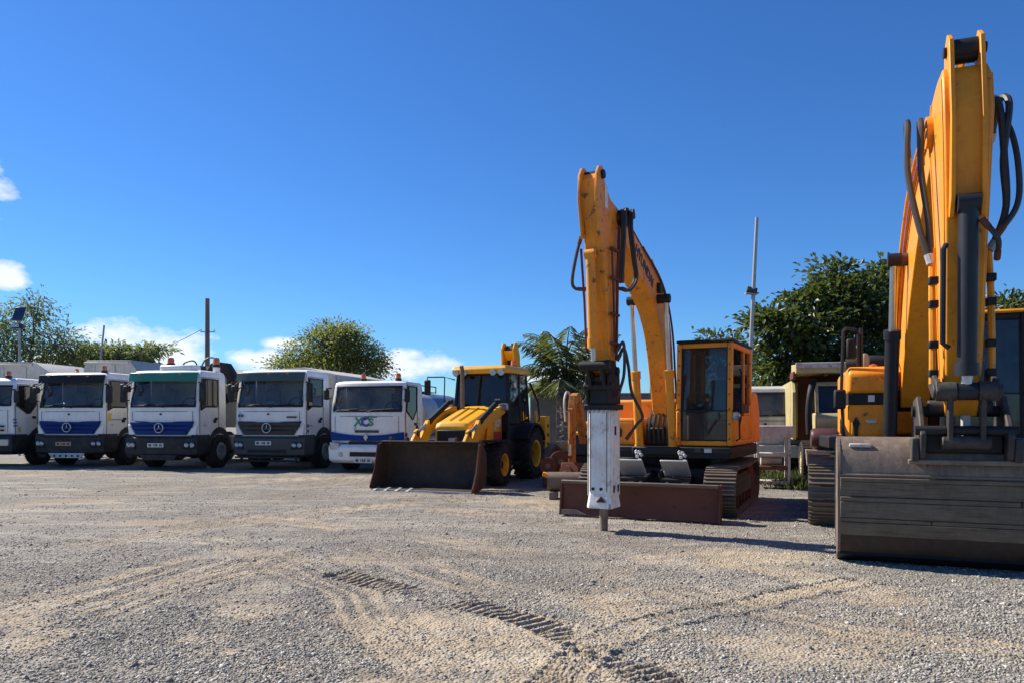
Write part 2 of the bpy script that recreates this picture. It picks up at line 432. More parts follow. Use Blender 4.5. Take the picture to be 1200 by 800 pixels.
RUTS = [([G2(-60, 735), G2(120, 690), G2(300, 640), G2(470, 612), G2(650, 592), G2(800, 575)], 0.55), ([G2(-40, 660), G2(160, 628), G2(360, 600), G2(560, 582)], 0.5),
        ([G2(-40, 606), G2(140, 594), G2(300, 576), G2(430, 560)], 0.6), ([G2(-20, 578), G2(200, 572), G2(420, 556)], 0.6), ([G2(-40, 556), G2(160, 557), G2(420, 559)], 0.6),
        ([G2(200, 622), G2(300, 645), G2(400, 690), G2(520, 790)], 0.38), ([G2(260, 610), G2(420, 640), G2(600, 700), G2(780, 800)], 0.38),
        ([G2(1260, 770), G2(1000, 735), G2(820, 700), G2(640, 655), G2(480, 625), G2(300, 606)], 0.5), ([G2(1260, 720), G2(1020, 690), G2(850, 655), G2(640, 612), G2(520, 598)], 0.45),
        ([G2(-60, 800), G2(60, 740), G2(160, 700), G2(330, 655)], 0.4)]
SAND = [(560, 748, 190, 42, .95), (735, 708, 120, 26, .85), (330, 648, 100, 12, .5), (290, 700, 62, 30, .6), (430, 655, 90, 11, .7), (40, 740, 70, 40, .7),
        (880, 655, 120, 12, .65), (700, 790, 190, 30, .9), (960, 765, 130, 26, .75), (190, 612, 60, 5, .8), (60, 588, 60, 4, .6), (1040, 700, 90, 14, .5),
        (620, 588, 90, 7, .6), (840, 700, 70, 12, .6), (250, 765, 50, 15, .5), (330, 780, 60, 20, .6), (440, 800, 70, 25, .8), (560, 655, 40, 6, .4)]
def ground_fields(x, y):
    near = sstep(60, 25, np.abs(y) + np.abs(x) * 0.3)
    ys = np.maximum(y, 2.0)
    px, py = CX + F * x / ys, HY + F * CH / ys
    s = np.zeros(x.shape)
    for (a, b, rx, ry, k) in SAND:
        q = ((px - a) / rx) ** 2 + ((py - b) / ry) ** 2
        s = np.maximum(s, k * np.exp(-q * 0.9))
    wob = fbm(x * 0.9, y * 0.9, 5, 3); wob2 = fbm(x * 2.6, y * 2.6, 4, 31)
    s = s * (0.5 + 0.9 * wob) + 0.35 * sstep(0.55, 0.8, wob) + 0.2 * (wob2 - 0.5)
    sand = sstep(0.15, 0.80, s + 0.25 * (wob2 - 0.5))
    h = (fbm(x * 0.5, y * 0.5, 3, 5) - 0.5) * 0.03 + (fbm(x * 4, y * 4, 4, 8) - 0.5) * 0.022 * near + (fbm(x * 16, y * 16, 3, 41) - 0.5) * 0.016 * near
    dark = sstep(0.5, 0.75, fbm(x * 0.7 + 40, y * 0.7, 5, 21)) * 0.6
    for pts, w in TREADS:
        d, al = lane(x, y, pts, w)
        m = sstep(1.0, 0.75, d) * sstep(0.30, 0.50, fbm(x * 1.6, y * 1.6, 3, 77))
        ph = (al / 0.095) % 1.0
        bar = sstep(0.0, 0.16, ph) * sstep(0.62, 0.46, ph)
        h = h + m * (-0.026 + 0.036 * bar) + 0.018 * sstep(0.3, 0.0, np.abs(d - 1.12)) * near
        sand = np.maximum(sand, m * 0.8); dark = np.maximum(dark, m * (1 - bar) * 0.8)  # gaps between the tread bars take the darker brown as well
    for k, (pts, w) in enumerate(RUTS):
        d, al = lane(x + 0.12 * (wob - 0.5), y + 0.25 * (wob2 - 0.5), pts, w)
        m = sstep(1.0, 0.45, d) * sstep(0.30, 0.62, fbm(al * 0.5, al * 0 + k * 7.0, 3, 91))
        line = fbm(d * 7.0 + 3 * k, al * 0.45, 4, 60 + k)                  # fine streaks that run along the lane
        h = h - 0.014 * m + 0.03 * m * (line - 0.5) * near + 0.012 * sstep(0.35, 0.0, np.abs(d - 1.1))
        sand = np.maximum(sand, 1.0 * m * sstep(0.38, 0.60, line)); dark = np.maximum(dark, 0.75 * m * sstep(0.56, 0.40, line))
    return h, np.clip(1 - sand, 0, 1), dark
def axis_coords(lo, hi, step, far_lo, far_hi, grow=1.06):
    c = list(np.arange(lo, hi, step)); s = step; v = c[-1]; up = []
    while v < far_hi: s *= grow; v += s; up.append(v)
    s = step; v = lo; dn = []
    while v > far_lo: s *= grow; v -= s; dn.append(v)
    return np.array(dn[::-1] + c + up)
gx = axis_coords(-5.2, 6.4, 0.0175, -900, 900, 1.09)
gy = axis_coords(3.6, 8.6, 0.0165, -300, 1600, 1.035)
GX, GY = np.meshgrid(gx, gy)
gh, gg, gd = ground_fields(GX.ravel(), GY.ravel())
def grid_mesh(name, X, Y, Z):
    ny, nx = X.shape
    me = bpy.data.meshes.new(name)
    me.vertices.add(nx * ny)
    me.vertices.foreach_set('co', np.stack([X.ravel(), Y.ravel(), Z.ravel()], 1).astype(np.float32).ravel())
    i = (np.arange(ny - 1)[:, None] * nx + np.arange(nx - 1)[None, :]).ravel()
    q = np.stack([i, i + 1, i + 1 + nx, i + nx], 1).astype(np.int32)
    me.loops.add(q.size); me.loops.foreach_set('vertex_index', q.ravel())
    me.polygons.add(len(q)); me.polygons.foreach_set('loop_start', np.arange(0, q.size, 4, dtype=np.int32))
    me.update(calc_edges=True)
    return me
def float_attr(me, name, arr):
    a = me.attributes.new(name, 'FLOAT', 'POINT'); a.data.foreach_set('value', np.asarray(arr, np.float32).ravel())
gm = grid_mesh('ground', GX, GY, gh.reshape(GX.shape))
float_attr(gm, 'gravel', gg); float_attr(gm, 'dark_brown', gd)
gm.shade_smooth()
m = bpy.data.materials.new('gravel_yard'); n, l = nodes_of(m)
b = n['Principled BSDF']
tc = n.new('ShaderNodeTexCoord'); vec = tc.outputs['Object']
ga = n.new('ShaderNodeAttribute'); ga.attribute_name = 'gravel'
da = n.new('ShaderNodeAttribute'); da.attribute_name = 'dark_brown'
vo = n.new('ShaderNodeTexVoronoi'); vo.inputs['Scale'].default_value = 42; l.new(vec, vo.inputs['Vector'])
sx = n.new('ShaderNodeSeparateColor'); l.new(vo.outputs['Color'], sx.inputs[0])
stone = mixc(n, l, sx.outputs[0], (0.15, 0.14, 0.12), (0.43, 0.405, 0.355))
stone = mixc(n, l, ramp(n, l, noise(n, l, vec, 0.55, 6), 0.35, 0.7), stone, (0.29, 0.26, 0.215))
stone = mixc(n, l, ramp(n, l, vo.outputs['Distance'], 0.35, 0.75), stone, (0.10, 0.09, 0.075))
sandc = mixc(n, l, noise(n, l, vec, 2.2, 8, 0.7), (0.30, 0.228, 0.145), (0.53, 0.43, 0.285))
sandc = mixc(n, l, ramp(n, l, noise(n, l, vec, 30, 5, 0.7), 0.5, 0.75), sandc, (0.22, 0.185, 0.15))
mask = n.new('ShaderNodeMath'); mask.operation = 'ADD'
l.new(ga.outputs['Fac'], mask.inputs[0])
mm = n.new('ShaderNodeMath'); mm.operation = 'MULTIPLY_ADD'
l.new(noise(n, l, vec, 11, 6, 0.7), mm.inputs[0]); mm.inputs[1].default_value = 1.1; mm.inputs[2].default_value = -0.55
l.new(mm.outputs[0], mask.inputs[1])
col = mixc(n, l, ramp(n, l, mask.outputs[0], 0.1, 0.95), sandc, stone)
# long wheel streaks that run across the yard
st = noise(n, l, vec, 1.0, 7, 0.65, (0.28, 1.9, 1))
col = mixc(n, l, mul(n, l, ramp(n, l, st, 0.50, 0.66), 0.65), col, (0.47, 0.41, 0.32))
st2 = noise(n, l, vec, 1.4, 6, 0.65, (0.22, 2.4, 1))
col = mixc(n, l, mul(n, l, ramp(n, l, st2, 0.52, 0.68), 0.6), col, (0.115, 0.10, 0.085))
md = noise(n, l, vec, 3.5, 10, 0.8, (0.45, 1.5, 1))
col = mixc(n, l, mul(n, l, ramp(n, l, md, 0.46, 0.72), 0.65), col, (0.13, 0.12, 0.105))
md2 = noise(n, l, vec, 4.5, 10, 0.8, (0.45, 1.5, 1))
col = mixc(n, l, mul(n, l, ramp(n, l, md2, 0.48, 0.72), 0.65), col, (0.44, 0.41, 0.36))
col = mixc(n, l, mul(n, l, da.outputs['Fac'], 0.55), col, (0.14, 0.105, 0.075))
l.new(col, b.inputs['Base Color']); b.inputs['Roughness'].default_value = 0.92
bp = n.new('ShaderNodeBump'); bp.inputs['Strength'].default_value = 1.0; bp.inputs['Distance'].default_value = 0.02
hsum = n.new('ShaderNodeMath'); hsum.operation = 'MULTIPLY_ADD'
l.new(vo.outputs['Distance'], hsum.inputs[0]); hsum.inputs[1].default_value = -0.9
l.new(noise(n, l, vec, 9, 8, 0.7), hsum.inputs[2])
l.new(hsum.outputs[0], bp.inputs['Height']); l.new(bp.outputs[0], b.inputs['Normal'])
gm.materials.append(m)
ground = bpy.data.objects.new('ground', gm); COL.objects.link(ground); structure(ground)

# loose stones on top of it (nobody could count them)
def scatter_stones():
    N = 360000
    Y = 1.0 / rng.uniform(1 / 24.0, 1 / 3.7, N)                       # denser towards the near ground
    X = rng.uniform(-1, 1, N) * (0.74 * Y + 0.6)
    keep = rng.uniform(0, 1, N) < np.clip(3.7 / Y, 0.25, 1)
    X, Y = X[keep], Y[keep]
    h, g, d = ground_fields(X, Y)
    clump = fbm(X * 1.7, Y * 1.7, 4, 55)
    keep = rng.uniform(0, 1, len(X)) < np.clip((g - 0.15) * 1.2, 0.12, 1) * (0.25 + 1.1 * sstep(0.3, 0.62, clump)) * (0.35 + 0.65 * sstep(24, 9, Y))
    X, Y, h = X[keep], Y[keep], h[keep]; N = len(X)
    r = 0.0058 + 0.0085 * rng.uniform(0, 1, N) ** 2.2 + 0.0003 * np.maximum(Y - 5, 0)
    r *= np.where(rng.uniform(0, 1, N) < 0.012, 2.0, 1)
    base = np.array([(1, 0, 0), (0, 1, 0), (-1, 0, 0), (0, -1, 0), (0, 0, 1), (0, 0, -1)], float)
    tri = np.array([(0, 1, 4), (1, 2, 4), (2, 3, 4), (3, 0, 4), (1, 0, 5), (2, 1, 5), (3, 2, 5), (0, 3, 5)])
    P = base[None] * (0.75 + 0.5 * rng.uniform(0, 1, (N, 6, 1))) + rng.normal(0, 0.24, (N, 6, 3))
    P = P * (np.array([1.2, 0.9, 0.7])[None, None] * (0.8 + 0.4 * rng.uniform(0, 1, (N, 1, 3))))
    a = rng.uniform(0, 2 * np.pi, N); c, s = np.cos(a), np.sin(a)
    t = rng.normal(0, 0.5, N); ct, stt = np.cos(t), np.sin(t)
    x, y, z = P[..., 0], P[..., 1], P[..., 2]
    y, z = y * ct[:, None] - z * stt[:, None], y * stt[:, None] + z * ct[:, None]
    x, y = x * c[:, None] - y * s[:, None], x * s[:, None] + y * c[:, None]
    co = np.stack([x * r[:, None] + X[:, None], y * r[:, None] + Y[:, None], z * r[:, None] + h[:, None] + 0.08 * r[:, None]], -1)
    me = bpy.data.meshes.new('loose_gravel')
    me.vertices.add(N * 6); me.vertices.foreach_set('co', co.astype(np.float32).ravel())
    q = (tri[None] + 6 * np.arange(N)[:, None, None]).reshape(-1, 3).astype(np.int32)
    me.loops.add(q.size); me.loops.foreach_set('vertex_index', q.ravel())
    me.polygons.add(len(q)); me.polygons.foreach_set('loop_start', np.arange(0, q.size, 3, dtype=np.int32))
    me.update(calc_edges=True)
    float_attr(me, 'tone', np.repeat(rng.uniform(0, 1, N), 6))
    print('stones', N)
    return me
sm = scatter_stones()
m = bpy.data.materials.new('loose_stone'); n, l = nodes_of(m)
b = n['Principled BSDF']
ta = n.new('ShaderNodeAttribute'); ta.attribute_name = 'tone'
cr = n.new('ShaderNodeValToRGB'); l.new(ta.outputs['Fac'], cr.inputs[0])
cr.color_ramp.elements[0].color = (0.17, 0.15, 0.125, 1); cr.color_ramp.elements[1].color = (0.62, 0.58, 0.51, 1)
e = cr.color_ramp.elements.new(0.45); e.color = (0.28, 0.26, 0.222, 1)
e = cr.color_ramp.elements.new(0.8); e.color = (0.37, 0.345, 0.295, 1)
l.new(cr.outputs[0], b.inputs['Base Color']); b.inputs['Roughness'].default_value = 0.85
sm.materials.append(m)
stones = bpy.data.objects.new('loose_gravel', sm); COL.objects.link(stones)
stones['kind'] = 'stuff'; stones['label'] = 'loose grey gravel lying over the sandy yard'; stones['category'] = 'gravel'

# ------------------------------------------------------------------ trucks
def wheel(parent, c, r, w, out, rim_mat=None, lugs=0, hubmat=None, dish=0.05, name='wheel'):
    """tyre with its rim; out = +1 or -1 tells which way the rim faces along x"""
    x, y, z = c; m = MB(); h = w / 2; ri = r * 0.56
    m.lathe([(ri, -h), (r * 0.9, -h * 1.02), (r * 0.985, -h * 0.8), (r, -h * 0.5), (r, h * 0.5), (r * 0.985, h * 0.8), (r * 0.9, h * 1.02), (ri, h), (ri * 0.98, h * 0.5), (ri * 0.98, -h * 0.5)], c, n=36)
    if lugs:
        for k in range(lugs):
            for sgn in (-1, 1):
                t = 2 * math.pi * (k + (0.5 if sgn > 0 else 0)) / lugs
                mt = Matrix.Rotation(t, 3, 'X') @ Matrix.Rotation(sgn * 0.55, 3, 'Z')
                pos = Vector(c) + Matrix.Rotation(t, 3, 'X') @ Vector((sgn * h * 0.5, 0, r * 1.0))
                m.obox(pos, (h * 1.15, r * 0.13, r * 0.13), mt)
    else:
        for k in range(40):
            t = 2 * math.pi * k / 40
            m.obox(Vector(c) + Matrix.Rotation(t, 3, 'X') @ Vector((0, 0, r * 1.002)), (w * 0.9, r * 0.09, r * 0.025), Matrix.Rotation(t, 3, 'X'))
    ty = m.build(name, RUBBER, parent)
    g = MB(); o = out
    if lugs:
        dp = w * 0.55
        g.lathe([(ri * 1.04, o * h * 0.97), (ri * 0.96, o * h * 1.0), (ri * 0.86, o * h * 0.92), (ri * 0.80, o * (h - dp * 0.4)), (ri * 0.79, o * (h - dp)), (0.001, o * (h - dp))], c, n=28)
        rm = g.build('rim', rim_mat or HUB, ty)
        MB().lathe([(ri * 0.785, o * (h - dp + 0.004)), (ri * 0.6, o * (h - dp + 0.02)), (ri * 0.42, o * (h - dp + 0.03)), (ri * 0.36, o * (h - dp + 0.12)), (0.001, o * (h - dp + 0.13))], c, n=22).build('wheel_hub', BLACK, ty)
        return ty
    g.lathe([(ri * 1.03, o * h * 0.95), (ri * 0.95, o * h * 0.9), (ri * 0.86, o * (h - dish)), (ri * 0.5, o * (h - dish * 1.2)), (ri * 0.42, o * (h - dish * 0.2)), (ri * 0.2, o * (h + 0.01)), (0.001, o * (h + 0.012))], c, n=28)
    for k in range(10):
        t = 2 * math.pi * k / 10
        p = Vector(c) + Vector((o * (h - dish * 1.3), ri * 0.66 * math.cos(t), ri * 0.66 * math.sin(t)))
        g.cyl(p, p + Vector((o * 0.045, 0, 0)), 0.018, 0.014, 6)
    g.build('rim', rim_mat or HUB, ty)
    return ty
def star_badge(parent, c, r):
    m = MB(); x, y, z = c
    ring = [V(x + r * math.cos(t), y, z + r * math.sin(t)) for t in [2 * math.pi * k / 28 for k in range(29)]]
    m.tube(ring, r * 0.12, 6)
    for k in range(3):
        t = math.pi / 2 + k * 2 * math.pi / 3
        tip = V(x + r * 0.95 * math.cos(t), y - 0.005, z + r * 0.95 * math.sin(t))
        a = V(x + r * 0.2 * math.cos(t + 1.05), y - 0.005, z + r * 0.2 * math.sin(t + 1.05)); b = V(x + r * 0.2 * math.cos(t - 1.05), y - 0.005, z + r * 0.2 * math.sin(t - 1.05))
        cc = V(x, y - 0.03, z)
        m.add([tip, a, b, cc], [(0, 1, 3), (0, 3, 2), (1, 2, 3), (0, 2, 1)])
    return m.build('emblem', CHROME, parent, smooth=False)
def diamond_badge(parent, c, r):
    m = MB(); x, y, z = c
    m.plate([(x, y, z - r), (x + r * 0.62, y, z), (x, y, z + r), (x - r * 0.62, y, z)], 0.03)
    return m.build('emblem', CHROME, parent, bevel=0.008)
def licence_plate(parent, c, w, h, mat):
    x, y, z = c
    p = MB().box(x - w / 2, x + w / 2, y - 0.012, y, z - h / 2, z + h / 2).build('licence_plate', mat, parent)
    d = MB(); xx = x - w * 0.42
    for i, k in enumerate((0.09, 0.08, 0.0, 0.05, 0.08, 0.09, 0.0, 0.08, 0.07)):
        if k: d.box(xx, xx + k * w * 0.9, y - 0.016, y - 0.010, z - h * 0.3, z + h * 0.3)
        xx += w * 0.095
    d.build('plate_marks', INK, p, smooth=False)
    return p
def beacon(parent, c, r=0.075, h=0.17):
    x, y, z = c
    b = MB().lathe([(r * 1.1, 0), (r * 1.1, 0.03), (r, 0.035), (r, h * 0.75), (r * 0.75, h), (0.001, h * 1.05)], c, 'z', 16).build('beacon', BEACON, parent)
    MB().lathe([(r * 1.25, -0.06), (r * 1.25, 0.02), (0.001, 0.02)], c, 'z', 12).build('beacon_base', PLASTIC, b)
    return b
def mirror(parent, hinge, c, size):
    m = MB(); m.tube([hinge, ((hinge[0] + c[0]) / 2, min(hinge[1], c[1]) - 0.08, c[2] + size[2] * 0.55), (c[0], c[1], c[2] + size[2] * 0.5)], 0.02, 6)
    m.tube([(hinge[0], hinge[1], hinge[2] - size[2] * 0.95), (c[0], c[1], c[2] - size[2] * 0.5)], 0.018, 6)
    a = m.build('mirror_arm', PLASTIC, parent)
    MB().box(c[0] - size[0] / 2, c[0] + size[0] / 2, c[1] - size[1] / 2, c[1] + size[1] / 2, c[2] - size[2] / 2, c[2] + size[2] / 2).build('mirror', PLASTIC, a, bevel=0.035)
    return a

def truck_cab(root, W, H, D, zb, zw, zt, paintm, slope=0.16, bulge=0.06, side_cut=False, doorz=0.95, glassm=None):
    """cab shell with real openings: lower body, pillars, rear panels, roof; panes, seats and dash inside.
       W half width, H roof height, D depth, zb floor, zw foot of the windscreen, zt its head"""
    glassm = glassm or GLASST
    yb = lambda z: 0.05 + max(0, (z - zw)) / (zt - zw) * slope
    # lower front with a bow in plan
    def row(y0, z, half, bow, n=9):
        return [V(x, y0 + bow * (abs(x) / half) ** 3, z) for x in [half * (2 * i / (n - 1) - 1) for i in range(n)]]
    body = MB()
    rings = []
    for z, y0, hw in ((zb, 0.10, W), (zb + 0.25, 0.06, W), (zw - 0.25, 0.04, W), (zw, 0.05, W * 0.995)):
        f = row(y0, z, hw, bulge + 0.06)
        rings.append(f + [V(hw, D, z), V(-hw, D, z)])
    body.loft(rings)
    cab = body.build('cab_body', paintm, root, bevel=0.02)
    # roof
    rf = MB(); rings = []
    for z, y0, hw, yr in ((zt, yb(zt), W * 0.975, D), (zt + (H - zt) * 0.55, yb(zt) + 0.03, W * 0.965, D), (H - 0.03, yb(zt) + 0.12, W * 0.93, D - 0.03), (H, yb(zt) + 0.3, W * 0.84, D - 0.1)):
        rings.append(row(y0, z, hw, bulge + 0.05) + [V(hw, yr, z), V(-hw, yr, z)])
    rf.loft(rings); roof = rf.build('roof', paintm, root, bevel=0.012)
    # pillars and rear quarter panels
    wb = D - 0.52
    for s in (-1, 1):
        p = MB()
        yA0, yA1 = 0.05 + bulge + 0.06, yb(zt) + bulge + 0.05
        p.hexa([(s * W, yA0, zw - 0.02), (s * (W - 0.09), yA0 - 0.035, zw - 0.02), (s * (W - 0.11), yA0 + 0.05, zw - 0.02), (s * W, yA0 + 0.11, zw - 0.02),
                (s * W * 0.975, yA1, zt + 0.02), (s * (W * 0.975 - 0.09), yA1 - 0.035, zt + 0.02), (s * (W * 0.975 - 0.11), yA1 + 0.05, zt + 0.02), (s * W * 0.975, yA1 + 0.11, zt + 0.02)])
        p.build('front_pillar', paintm, root, bevel=0.012)
        p = MB().hexa([(s * W, wb, zw - 0.02), (s * (W - 0.06), wb, zw - 0.02), (s * (W - 0.06), D, zw - 0.02), (s * W, D, zw - 0.02),
                (s * W * 0.975, wb, zt + 0.02), (s * (W * 0.975 - 0.06), wb, zt + 0.02), (s * (W * 0.975 - 0.06), D, zt + 0.02), (s * W * 0.975, D, zt + 0.02)])
        p.build('rear_pillar', paintm, root, bevel=0.012)
    MB().box(-W + 0.06, W - 0.06, D - 0.05, D - 0.003, zw - 0.02, zt + 0.02).build('rear_panel', paintm, root)
    # windscreen: bowed pane with a dark rubber surround
    def screen(inset, push):
        lo = row(yb(zw) - push, zw + inset, W - 0.07 - inset, bulge + 0.045); hi = row(yb(zt) - push, zt - inset, W * 0.975 - 0.07 - inset, bulge + 0.04)
        return lo, hi
    lo, hi = screen(0.0, 0.006); k = len(lo)
    lo2, hi2 = screen(0.055, 0.010)
    g = MB(); g.add(lo2 + hi2, [(i, i + 1, k + i + 1, k + i) for i in range(k - 1)])
    ws = g.build('windscreen', glassm, root, fix=False)
    fr = MB()
    outer = lo + [hi[-1]] + hi[::-1][1:] ; inner = lo2 + [hi2[-1]] + hi2[::-1][1:]
    nn = len(outer)
    fr.add(outer + inner, [(i, (i + 1) % nn, nn + (i + 1) % nn, nn + i) for i in range(nn)])
    fo = fr.build('windscreen_seal', BLACK, ws); sol = fo.modifiers.new('thick', 'SOLIDIFY'); sol.thickness = 0.02; sol.offset = 0
    wp = MB()
    for x0, x1 in ((-0.85, -0.2), (0.05, 0.75)):
        wp.tube([(x0 * W, yb(zw) - 0.03, zw - 0.02), (x0 * W + 0.15, yb(zw) - 0.03, zw + 0.05), (x1 * W, yb(zw) + 0.0, zw + 0.085)], 0.012, 5)
    wp.build('wiper', BLACK, ws)
    # side windows and doors
    for s in (-1, 1):
        y0, y1 = 0.05 + bulge + 0.19, wb - 0.01
        z0, z1 = zw + 0.03, zt - 0.02
        yt = y0 + slope * 0.8
        if side_cut: poly = [(y0, z0 + 0.0), (y0 + 0.45, z0 - 0.26), (y1 - 0.28, z0 - 0.26), (y1, z0 + 0.02), (y1, z1), (yt, z1)]
        else: poly = [(y0, z0 - 0.12), (y0 + 0.3, z0), (y1, z0), (y1, z1), (yt, z1)]
        xs = s * (W + 0.004)
        w = MB().prism([(a, b) for a, b in poly], xs - 0.004, xs + 0.004).build('side_window', GLASSD, root)
        sl = MB().tube([(xs, a, b) for a, b in poly + [poly[0]]], 0.022, 6).build('window_seal', BLACK, w)
        d = MB()
        dl = [(y0 - 0.07, doorz), (y0 - 0.07, zw - 0.1), (yt - 0.09, z1 + 0.05), (y1 + 0.07, z1 + 0.05), (y1 + 0.07, doorz + 0.12), (y1 - 0.25, doorz)]
        d.tube([(xs, a, b) for a, b in dl + [dl[0]]], 0.009, 5)
        dr = d.build('door_seam', BLACK, root)
        MB().box(xs - 0.02, xs + 0.02, y1 - 0.17, y1 - 0.01, zw - 0.40, zw - 0.32).build('door_handle', BLACK, root, bevel=0.01)
    sm1 = MB().tube([V(q.x, q.y - 0.012, q.z) for q in row(0.045, zw - 0.13, W * 0.9, bulge + 0.05)], 0.006, 5); sm1.build('panel_seam', BLACK, cab)
    for s in (-1, 1):
        MB().tube([(s * W * 0.86, 0.04 + (bulge + 0.06) * 0.636 - 0.008, z) for z in (zb + 0.1, zw - 0.13)], 0.006, 5).build('panel_seam', BLACK, cab)
    MB().box(-0.03, 0.03, 0.02, 0.05, zw - 0.24, zw - 0.19).build('front_lock', BLACK, cab)
    # inside
    MB().box(-W + 0.1, W - 0.1, 0.22, 0.50, zw - 0.05, zw + 0.06).build('dashboard', GREYPL, root, bevel=0.03)
    for k in range(3):
        x = random.uniform(-W * 0.75, W * 0.3); MB().obox(V(x, 0.30, zw + 0.10 + 0.04 * (k % 2)), (random.uniform(0.12, 0.3), 0.02, random.uniform(0.06, 0.16)), Matrix.Rotation(R(-55), 3, 'X')).build('dash_paper', PLATEW, root)
    for s in (-1, 1):
        se = MB().box(s * W * 0.5 - 0.24, s * W * 0.5 + 0.24, D - 0.5, D - 0.34, zw - 0.05, zw + 0.55)
        se.box(s * W * 0.5 - 0.14, s * W * 0.5 + 0.14, D - 0.46, D - 0.36, zw + 0.56, zw + 0.76)
        se.build('seat', GREYSEAT, root, bevel=0.04)
    sw = MB(); c = V(W * 0.5, 0.62, zw + 0.1)
    sw.tube([c + V(0.22 * math.cos(t), 0.10 * math.sin(t), 0.2 * math.sin(t)) for t in [2 * math.pi * i / 20 for i in range(21)]], 0.018, 6)
    sw.build('steering_wheel', BLACK, root)
    return cab

def chassis(root, W, L, axles, r=0.52):
    m = MB()
    for s in (-1, 1): m.box(s * 0.42 - 0.04, s * 0.42 + 0.04, 0.25, L, 0.68, 0.95)
    for y in [0.3 + i * 0.9 for i in range(int((L - 0.3) / 0.9))]: m.box(-0.38, 0.38, y, y + 0.09, 0.72, 0.92)
    m.box(-0.33, 0.33, 0.5, 1.5, 0.5, 0.68)
    m.build('chassis', BLACK, root)
    t = MB().box(0.5, 1.05, 2.3, 3.3, 0.5, 1.0); t.build('fuel_tank', HUB, root, bevel=0.06)
    for i, y in enumerate(axles):
        a = MB().cyl((-W + 0.25, y, r), (W - 0.25, y, r), 0.07, n=10); a.build('axle', BLACK, root)
        for s in (-1, 1): wheel(root, (s * (W - 0.16), y, r), r, 0.31 if i < 1 else 0.34, s, HUB, dish=-0.02 if i < 1 else 0.14)

def fender(root, y, r, W, z, mat, w=0.55):
    for s in (-1, 1):
        m = MB(); rings = []
        n = 11
        pts = [(y + (r + 0.05) * math.cos(t), z + (r + 0.05) * math.sin(t)) for t in [math.pi * (0.02 + 0.96 * i / (n - 1)) for i in range(n)]]
        outer = [(a + (0.16 if a > y else -0.16) * abs(math.cos(math.pi * i / (n - 1))), b + 0.20 * math.sin(math.pi * i / (n - 1))) for i, (a, b) in enumerate(pts)]
        for x in (s * (W - w), s * (W + 0.015)):
            rings.append([V(x, a, b) for a, b in pts] + [V(x, a, b) for a, b in outer[::-1]])
        m.loft(rings); m.build('wheel_arch', mat, root, bevel=0.012)

def tipper_body(root, W, y0, y1, z0, z1, mat, flat=0.55, peak=0.0, cham=(0.5, 0.38)):
    """open tipping body with inward-leaning upper sides: chamfered headboard, side panels, ribs, tail"""
    cx_, cz = cham; zc = z1 - cz
    sec = [(-W, z0), (W, z0), (W, zc), (W - cx_, z1), (-W + 0.12, z1 + peak), (-W, zc + 0.2)]
    m = MB().prism(sec, y0, y0 + 0.06, lambda t, a, b: (a, t, b))
    b = m.build('tipping_body', mat, root, bevel=0.01)
    for s in (-1, 1): MB().box(s * W - 0.03, s * W + 0.03, y0 + 0.061, y1, z0, zc).build('side_panel', mat, b, bevel=0.008)
    MB().hexa([(W + 0.02, y0 + 0.061, zc), (W - 0.04, y0 + 0.061, zc), (W - 0.04, y1, zc), (W + 0.02, y1, zc), (W - cx_ + 0.03, y0 + 0.061, z1), (W - cx_ - 0.03, y0 + 0.061, z1), (W - cx_ - 0.03, y1 - 0.5, z1), (W - cx_ + 0.03, y1 - 0.5, z1)]).build('leaning_panel', mat, b, bevel=0.008)
    MB().box(-W + 0.03, W - 0.03, y0 + 0.061, y1, z0, z0 + 0.08).build('bed_floor', mat, b)
    MB().box(-W + 0.03, W - 0.03, y1, y1 + 0.06, z0 + 0.1, zc).build('tail_gate', mat, b, bevel=0.01)
    for k in range(4):
        y = y0 + 0.35 + k * (y1 - y0 - 0.6) / 3
        for s in (-1, 1): MB().box(s * W + (0.032 if s > 0 else -0.09), s * W + (0.09 if s > 0 else -0.032), y, y + 0.09, z0 + 0.05, zc - 0.1).build('rib', mat, b, bevel=0.01)
    MB().box(-W + 0.05, W - cx_ - 0.02, y0 - 0.045, y0 - 0.003, z1 - 0.13, z1 - 0.05).build('top_rail', mat, b, bevel=0.012)
    for x in (-W + 0.35, 0.05): MB().box(x, x + 0.08, y0 - 0.035, y0 - 0.002, z0 + 0.1, z1 - 0.14).build('rib', mat, b, bevel=0.01)
    return b

